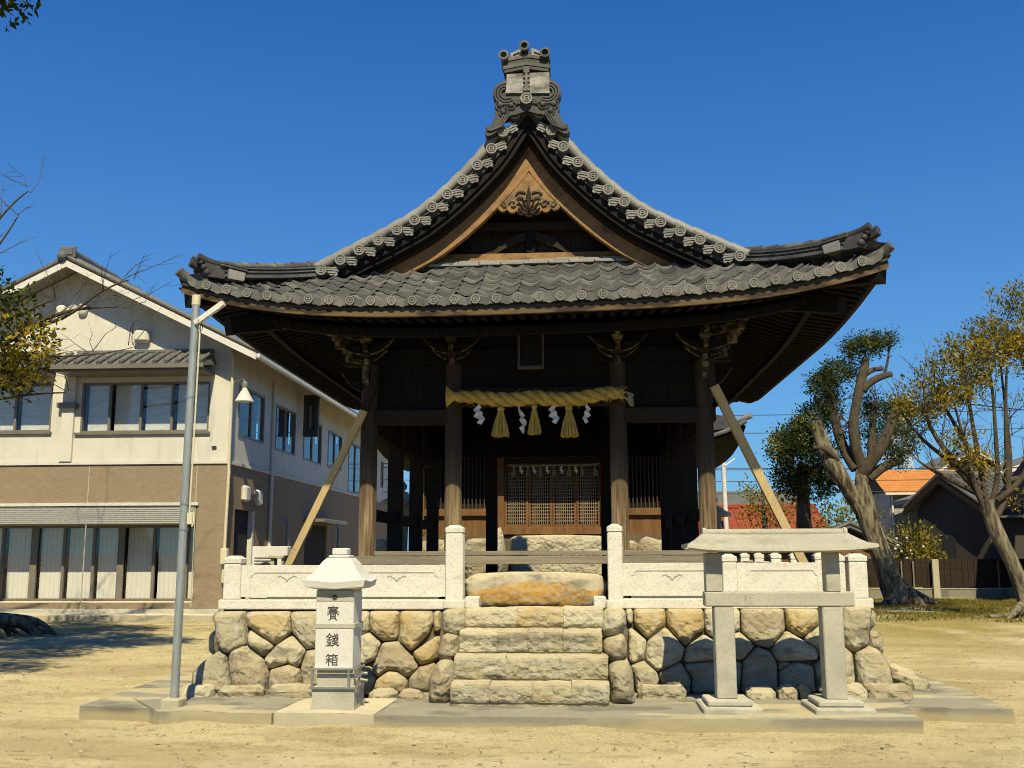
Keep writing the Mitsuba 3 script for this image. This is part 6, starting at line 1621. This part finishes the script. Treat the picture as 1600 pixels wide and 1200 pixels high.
# flowering camellia bush and low plants by the fence
t = thing('camellia_bush', 'glossy green camellia bush with pale flowers behind the dark fence', 'bush')
obj('foliage', leaves([(12.6, 40, 1.9, .75, .6, .8, 900), (12.2, 39.6, 1.35, .8, .6, .5, 600), (13.1, 40, 1.5, .5, .5, .5, 400)], .16, 33), 'm_leaf_mix', t)
g = np.random.default_rng(5)
for i in range(15):
    b = trimesh.creation.icosphere(subdivisions=1, radius=.05); b.apply_translation([12.5+g.normal()*.6, 39.3+g.uniform(-.1, .2), 1.75+g.normal()*.5])
    obj('flower', b, 'm_petal', t, smooth=True)
for x, y, z, s, l in ((10.7, 44, 2.9, 1.0, 'dark garden bush left of the leaning trunk below the orange roof'), (12.3, 46, 3.0, .9, 'olive bush before the house with the orange roof')):
    t = thing('garden_bush', l, 'bush')
    obj('foliage', leaves([(x, y, z, s, .8, .9, 900), (x+.3, y, z-1.2, s, .8, .9, 600)], .17, int(x*10)), 'm_leaf_mix', t)
    obj('stem', limb([(x, y, -.1), (x, y, z-.5)], [.1, .05], 7), 'm_bark_dark', t)

# ------------------------------------------------------------------ grass, leaf litter, pebbles
def blades(n, seed, fx, h):
    r = np.random.default_rng(seed)
    p = fx(r, n)
    a = r.uniform(0, 2*np.pi, len(p)); hh = h*r.uniform(.4, 1.2, len(p)); ln = r.normal(size=(len(p), 2))*.4
    w = .012
    v = np.stack([np.stack([p[:, 0]-w*np.cos(a), p[:, 1]-w*np.sin(a), np.full(len(p), -.02)], 1), np.stack([p[:, 0]+w*np.cos(a), p[:, 1]+w*np.sin(a), np.full(len(p), -.02)], 1), np.stack([p[:, 0]+ln[:, 0]*hh, p[:, 1]+ln[:, 1]*hh, hh], 1)], 1).reshape(-1, 3)
    return trimesh.Trimesh(v, np.arange(len(v)).reshape(-1, 3), process=False)
def right_grass(r, n):
    p = np.stack([r.uniform(4.6, 17, n), r.uniform(25, 37.5, n)], 1)
    k = meshkit.fbm(np.stack([p[:, 0]*.55, p[:, 1]*.4, p[:, 0]*0], 1), 3, 4)
    q = np.clip((p[:, 1]-24)/9, 0, 1)*.55+(k-.5)*1.5
    return p[q > r.uniform(.0, .6, n)]
tag(obj('grass', blades(60000, 61, right_grass, .075), 'm_grass'), 'thin dry green grass below the dark fence at right', 'grass', kind='stuff')
def litter(n, seed):
    r = np.random.default_rng(seed)
    x = r.uniform(-9, 10, n); y = 5.5+r.uniform(0, 1, n)**1.6*20
    keep = ~((x > -5.7) & (x < 4.5) & (y > 9.6))
    p = np.stack([x, y], 1)[keep]
    a = r.uniform(0, 2*np.pi, len(p)); L = r.uniform(.006, .03, len(p))
    d, s = np.stack([np.cos(a), np.sin(a)], 1), np.stack([-np.sin(a), np.cos(a)], 1)
    z = .012+r.uniform(0, .015, len(p))
    V = np.stack([np.column_stack([p-d*L[:, None], z]), np.column_stack([p+s*L[:, None]*.4, z+.006]), np.column_stack([p+d*L[:, None], z+.004]), np.column_stack([p-s*L[:, None]*.4, z+.008])], 1).reshape(-1, 3)
    i = np.arange(len(p))[:, None]*4
    return trimesh.Trimesh(V, np.vstack([i+[0, 1, 2], i+[0, 2, 3]]), process=False)
tag(obj('leaf_litter', litter(2600, 62), 'm_litter'), 'scattered dry leaves and crumbs on the sandy ground', 'leaf litter', kind='stuff')
r = np.random.default_rng(63)
pb = []
for i in range(700):
    x, y = r.uniform(-8, 9), 5.3+r.uniform(0, 1)**1.5*12
    if -5.7 < x < 4.5 and y > 9.6:
        continue
    s = r.uniform(.006, .02)
    b = trimesh.creation.icosphere(subdivisions=1, radius=1.0); b.apply_scale([s, s*r.uniform(.7, 1.2), s*.6]); b.apply_translation([x, y, .002]); pb.append(b)
tag(obj('gravel', cat(pb), 'm_stone_p', smooth=True), 'small pale pebbles scattered over the sand', 'pebbles', kind='stuff')

# ------------------------------------------------------------------ right background: fence, houses, poles, wires
fe = thing('slat_fence', 'long dark brown board fence on a low concrete curb at right', 'fence')
obj('curb', hexa([(8.5, 37.2, -.1), (25, 37.2, -.1), (25, 37.5, -.1), (8.5, 37.5, -.1)], [(8.5, 37.2, .33), (25, 37.2, .33), (25, 37.5, .33), (8.5, 37.5, .33)]), 'm_concrete', fe)
obj('curb_cap', box(8.5, 25, 37.17, 37.53, .332, .36), 'm_concrete_pale', fe)
for i in range(78):
    x = 8.6+.2*i
    obj('board', box(x+.006, x+.194, 37.30+.01*(i % 2), 37.34+.01*(i % 2), .40, 1.36+.01*(i % 3)), 'm_wood_dark', fe)
obj('rail', box(8.5, 25, 37.36, 37.42, 1.25, 1.32), 'm_wood_dark', fe)
obj('rail', box(8.5, 25, 37.36, 37.42, .5, .57), 'm_wood_dark', fe)
for x in (12.42, 18.0):
    obj('post', box(x-.11, x+.11, 37.05, 37.19, -.1, 1.36, .01), 'm_concrete_pale', fe)
for x in (11.3, 11.7, 14.6, 15.9):
    obj('stake', box(x-.02, x+.02, 37.2, 37.24, .2, 1.3), 'm_wood_grey', fe)

def gable_roof(name, parent, x0, x1, y0, ym, y1, ze_, zr, m, over=.3, tiles=True, pitch=.3):
    "ridge along x; the near eave at y0, ridge at ym, far eave y1"
    k = key_of(name, parent)
    P = lambda d: Polygon([(y0-over, ze_-over*(zr-ze_)/(ym-y0)+d), (ym, zr+d), (y1+over, ze_-over*(zr-ze_)/(ym-y0)+d), (y1+over, ze_-over*(zr-ze_)/(ym-y0)+d-.12), (ym, zr+d-.12), (y0-over, ze_-over*(zr-ze_)/(ym-y0)+d-.12)])
    obj(name, yz(P(0), x0-over, x1+over), m, parent)
    if tiles:
        ms = []
        n = int((x1-x0+2*over)/pitch)
        sl = (zr-ze_)/(ym-y0)
        for i in range(n+1):
            x = x0-over+i*(x1-x0+2*over)/n
            ms.append(tube([(x, y0-over, ze_-over*sl+.01), (x, ym, zr+.01)], .05, 5))
        nr = int((ym-y0+over)/.28)
        for j in range(nr):
            y = y0-over+j*(ym-y0+over)/nr
            z = ze_+(y-y0)*sl
            ms.append(box(x0-over, x1+over, y, y+.03, z-.03, z+.035))
        obj('tile_rows', cat(ms), m, k, kind='stuff')
        obj('ridge', box(x0-over, x1+over, ym-.14, ym+.14, zr-.05, zr+.16, .04), m, k)
    return k

h = thing('red_roof_house', 'low house with a broad faded red tile roof behind the right side of the hall', 'house')
gable_roof('roof', h, 3.0, 10.4, 44.0, 47.2, 50.4, 2.1, 3.62, 'm_red_tile')
obj('wall', box(3.2, 10.2, 44.2, 50.2, -.1, 2.15), 'm_wall_brown', h)
obj('window', box(5, 7, 44.15, 44.195, .9, 1.9), 'm_room', h)
h = thing('grey_roof_house', 'distant house showing only a wide blue grey roof above the red roof', 'house')
gable_roof('roof', h, 8.0, 14.6, 68, 71, 74, 4.6, 5.75, 'm_roof_grey', tiles=False)
obj('wall', box(8.2, 14.4, 68.2, 73.8, -.1, 4.65), 'm_wall_grey', h)
h = thing('orange_roof_house', 'pale house with a bright orange roof and white gutter beyond the fence', 'house')
# ridge runs away to the right, end gable faces the shrine
obj('wall', box(17.4, 22.5, 58.6, 64, -.1, 4.95), 'm_wall_grey', h)
rk_ = key_of('roof', h)
v_ = [(17.0, 58.0, 4.85), (22.8, 58.0, 4.85), (22.8, 61.2, 6.35), (17.0, 61.2, 6.35), (22.8, 64.4, 4.85), (17.0, 64.4, 4.85)]
obj('roof', trimesh.Trimesh(np.array(v_), np.array([[0, 1, 2], [0, 2, 3], [3, 2, 4], [3, 4, 5]]), process=False), 'm_orange_tile', h)
obj('tile_rows', cat([box(17.0, 22.8, 58.0+.32*j, 58.03+.32*j, 4.85+.15*j-.02, 4.85+.15*j+.035) for j in range(10)]), 'm_orange_tile', rk_, kind='stuff')
obj('gable_end', trimesh.Trimesh(np.array([(17.38, 58.6, 4.951), (17.38, 63.8, 4.951), (17.38, 61.2, 6.25)]), np.array([[0, 2, 1]]), process=False), 'm_wall_dark', h)
obj('gutter', box(17.0, 22.8, 57.9, 58.02, 4.72, 4.84, .02), 'm_white_paint', h)
obj('downpipe', tube([(17.5, 58.5, 4.75), (17.5, 58.5, 0)], .06, 8), 'm_white_paint', h)
obj('downpipe', tube([(19.4, 58.5, 4.75), (19.4, 58.5, 0)], .06, 8), 'm_white_paint', h)
h = thing('grey_house', 'shaded grey house with a sloping white verge right of the orange roof', 'house')
obj('wall', box(18.6, 24.5, 53.5, 57.5, -.1, 4.6), 'm_wall_grey', h)
obj('roof', trimesh.Trimesh(np.array([(17.3, 53.0, 4.35), (24.8, 53.0, 6.9), (24.8, 57.8, 6.9), (17.3, 57.8, 4.35), (17.3, 53.0, 4.15), (24.8, 53.0, 6.7), (24.8, 57.8, 6.7), (17.3, 57.8, 4.15)]), _BF[:, ::-1], process=False), 'm_roof_grey', h)
obj('verge', beam((17.3, 52.95, 4.15), (24.8, 52.95, 6.7), .1, .22), 'm_white_paint', h)
obj('gable', xz(Polygon([(18.6, 4.6), (24.5, 4.6), (24.5, 6.6)]), 53.5, 53.6), 'm_wall_grey', h)
obj('downpipe', tube([(18.8, 53.4, 4.5), (18.8, 53.4, 0)], .06, 8), 'm_white_paint', h)
obj('window', box(19.8, 20.8, 53.44, 53.49, 2.6, 3.6), 'm_room', h)
h = thing('white_gable_house', 'taller house with a white trimmed gable far behind at right', 'house')
obj('wall', box(22.6, 27.0, 66, 72, -.1, 6.3), 'm_wall_dark', h)
for sx in (-1, 1):
    P = [(24.75, 8.0), (24.75+sx*2.9, 6.35), (24.75+sx*2.9, 6.15), (24.75, 7.78)]
    obj('roof', xz(Polygon(P), 65.4, 72.6), 'm_roof_grey', h)
    obj('bargeboard', beam((24.75, 65.35, 7.85), (24.75+sx*2.9, 65.35, 6.22), .08, .12), 'm_white_paint', h)
obj('gable', xz(Polygon([(22.6, 6.3), (27, 6.3), (24.75, 7.78)]), 66, 66.1), 'm_wall_dark', h)
h = thing('dark_wall_house', 'single storey house with dark shaded gable wall and grey tile roof beyond the fence', 'house')
DR_, DP = np.array([.9, .436, 0]), np.array([.436, -.9, 0])       # along the ridge, and across it towards the camera
GA = np.array([14.69, 42.0, 4.62])
def gp(r, p, z):
    q = GA+DR_*r+DP*p
    return (q[0], q[1], z)
def slope_z(p):
    return 4.62-.62*abs(p)
rk_ = key_of('roof', h)
rm = []
for p in (2.6, -2.0):
    q = [gp(-.35, 0, 4.62), gp(9, 0, 4.62), gp(9, p, slope_z(p)), gp(-.35, p, slope_z(p))]
    rm.append(hexa([(x, y, z-.13) for x, y, z in q], q)); rm[-1].fix_normals()
obj('roof', cat(rm), 'm_roof_grey', h)
obj('tile_rows', cat([tube([gp(.31*i, .05, 4.64), gp(.31*i, 2.62, slope_z(2.62)+.02)], .05, 5) for i in range(29)]+[beam(gp(-.3, .28*j, slope_z(.28*j)+.02), gp(9, .28*j, slope_z(.28*j)+.02), .04, .05) for j in range(1, 10)]), 'm_roof_grey', rk_, kind='stuff')
obj('ridge', tube([gp(-.4, 0, 4.70), gp(9, 0, 4.70)], .12, 8), 'm_roof_grey', rk_, smooth=40)
for p in (2.6, -2.0):
    obj('verge_row', tube([gp(-.33, 0, 4.68), gp(-.33, p, slope_z(p)+.06)], .085, 8), 'm_roof_grey', rk_, smooth=40)
    obj('bargeboard', beam(gp(-.36, 0, 4.44), gp(-.36, p, slope_z(p)-.18), .05, .2), 'm_wood_dark', rk_)
wv = [gp(0, -1.6, 0), gp(0, 2.0, 0), gp(8.5, 2.0, 0), gp(8.5, -1.6, 0)]
m = hexa([(x, y, -.1) for x, y, z in wv], [(x, y, 3.3) for x, y, z in wv]); m.fix_normals()
obj('wall', m, 'm_wall_dark', h)
ga, gb, gc = gp(0, -1.6, 3.301), gp(0, 2.0, 3.301), gp(0, 0, 4.5)
back_ = [tuple(np.array(q)+DR_*.1) for q in (ga, gb, gc)]
m = trimesh.convex.convex_hull(np.array([ga, gb, gc]+back_)); obj('gable', m, 'm_wall_dark', h)
m = hexa([gp(-.03, -.35, 1.3), gp(-.03, .35, 1.3), gp(.02, .35, 1.3), gp(.02, -.35, 1.3)], [gp(-.03, -.35, 2.3), gp(-.03, .35, 2.3), gp(.02, .35, 2.3), gp(.02, -.35, 2.3)]); m.fix_normals()
obj('window', m, 'm_room', h)
h = thing('tiled_shed', 'small shed with dark tiled gable roof between the leaning trunk and the bush', 'shed')
obj('wall', box(9.0, 12.6, 43.2, 46, -.1, 1.85), 'm_wall_brown', h)
for sx in (-1, 1):
    P = [(11.0, 2.75), (11.0+sx*2.0, 1.85), (11.0+sx*2.0, 1.72), (11.0, 2.6)]
    obj('roof', xz(Polygon(P), 42.6, 46.4), 'm_roof_grey', h)
    obj('verge_row', tube([(11.0, 42.6, 2.80), (11.0+sx*2.0, 42.6, 1.9)], .08, 8), 'm_roof_grey', h)
obj('gable', xz(Polygon([(9.2, 1.85), (12.7, 1.85), (11.0, 2.6)]), 43.2, 43.3), 'm_wall_dark', h)
h = thing('dark_outbuilding', 'dark wooden outbuilding with steep black roof at the right edge', 'outbuilding')
obj('wall', box(15.4, 21, 33.5, 36.5, -.1, 3.4), 'm_wood_dark', h)
obj('roof', trimesh.Trimesh(np.array([(14.2, 32.6, 3.0), (17.4, 32.6, 6.9), (17.4, 37, 6.9), (14.2, 37, 3.0), (14.2, 32.6, 2.8), (17.4, 32.6, 6.7), (17.4, 37, 6.7), (14.2, 37, 2.8)]), _BF[:, ::-1], process=False), 'm_wood_black', h)
obj('gable', xz(Polygon([(14.9, 3.4), (17.4, 3.4), (17.4, 6.5)]), 33.3, 33.5), 'm_wood_black', h)

k = thing('utility_pole', 'pale utility pole with a short tilted lamp right of the hall', 'utility pole')
obj('shaft', tube([(6.42, 45, -.1), (6.36, 45, 5.85)], [.12, .09], 10), 'm_white_paint', k, smooth=50)
obj('lamp_arm', beam((6.40, 44.9, 5.33), (6.86, 44.9, 5.66), .05, .06), 'm_white_paint', k)
obj('pole_cap', box(6.29, 6.43, 44.93, 45.07, 5.85, 5.93, .02), 'm_white_paint', k)
k = thing('utility_pole', 'thin grey antenna pole far away above the red roof', 'antenna pole')
obj('shaft', tube([(8.25, 46.5, 0), (8.22, 46.5, 5.5)], .035, 7), 'm_zinc', k)
obj('crossbar', box(7.95, 8.5, 46.48, 46.52, 5.38, 5.42), 'm_zinc', k)
k = thing('utility_pole', 'slim white lamp post before the red roof by the leaning trunk', 'lamp post')
obj('shaft', tube([(8.5, 38, 0), (8.5, 38, 2.3)], .055, 8), 'm_white_paint', k, smooth=50)
obj('lamp', lathe([(.10, 0), (.10, .03), (.06, .14), (.02, .18)], 12, (8.5, 38, 2.3)), 'm_white_paint', k, smooth=40)
for i, (z, zb, l) in enumerate(((7.75, 7.9, 'highest thin power cable across the sky at right'), (7.0, 7.1, 'second thin power cable below the highest one at right'), (5.75, 5.2, 'power cable running from the top of the pale utility pole'), (5.55, 5.35, 'power cable just under the pole top at right'), (4.4, 4.45, 'low power cable crossing behind the pruned tree'), (5.0, 4.95, 'power cable halfway up the pale pole'))):
    x = np.linspace(-16, 34, 40)
    q = (x+16)/50
    obj('power_cable', tube(np.stack([x, np.full(40, 46+.3*i), z+(zb-z)*q-.35*(1-(2*q-1)**2)+.2], 1), .017, 5), 'm_iron', label=l, cat='power cable')
obj('power_cable', tube([(9.5, 27.4, 5.55), (12, 28, 5.35), (16, 30, 5.2)], .014, 5), 'm_iron', label='near cable passing through the yellow tree branches', cat='power cable')
k = thing('pylon', 'distant pale lattice power pylon behind the pruned tree', 'pylon')
ms = []
PX, PYY, H0 = 61.7, 200.0, 31.0
def w_at(z):
    return np.interp(z, [0, 16, 31], [4.2, 2.0, .5])
lv = [0, 5, 9, 12.5, 15.5, 18, 20.5, 22.8, 25, 27, 29, 31]
for a, b in zip(lv[:-1], lv[1:]):
    wa, wb = w_at(a), w_at(b)
    ca = [(PX-wa, PYY-wa, a), (PX+wa, PYY-wa, a), (PX+wa, PYY+wa, a), (PX-wa, PYY+wa, a)]
    cb = [(PX-wb, PYY-wb, b), (PX+wb, PYY-wb, b), (PX+wb, PYY+wb, b), (PX-wb, PYY+wb, b)]
    for i in range(4):
        j = (i+1) % 4
        ms += [tube([ca[i], cb[i]], .16, 4), tube([ca[i], cb[j]], .09, 4), tube([ca[j], cb[i]], .09, 4), tube([cb[i], cb[j]], .09, 4)]
obj('tower', cat(ms), 'm_white_paint', k)
for z in (19.5, 23.5, 27.5):
    obj('arm', cat(tube([(PX-3.6, PYY, z), (PX+3.6, PYY, z)], .15, 4), tube([(PX-3.6, PYY, z), (PX, PYY, z+1.2)], .1, 4), tube([(PX+3.6, PYY, z), (PX, PYY, z+1.2)], .1, 4)), 'm_white_paint', k)
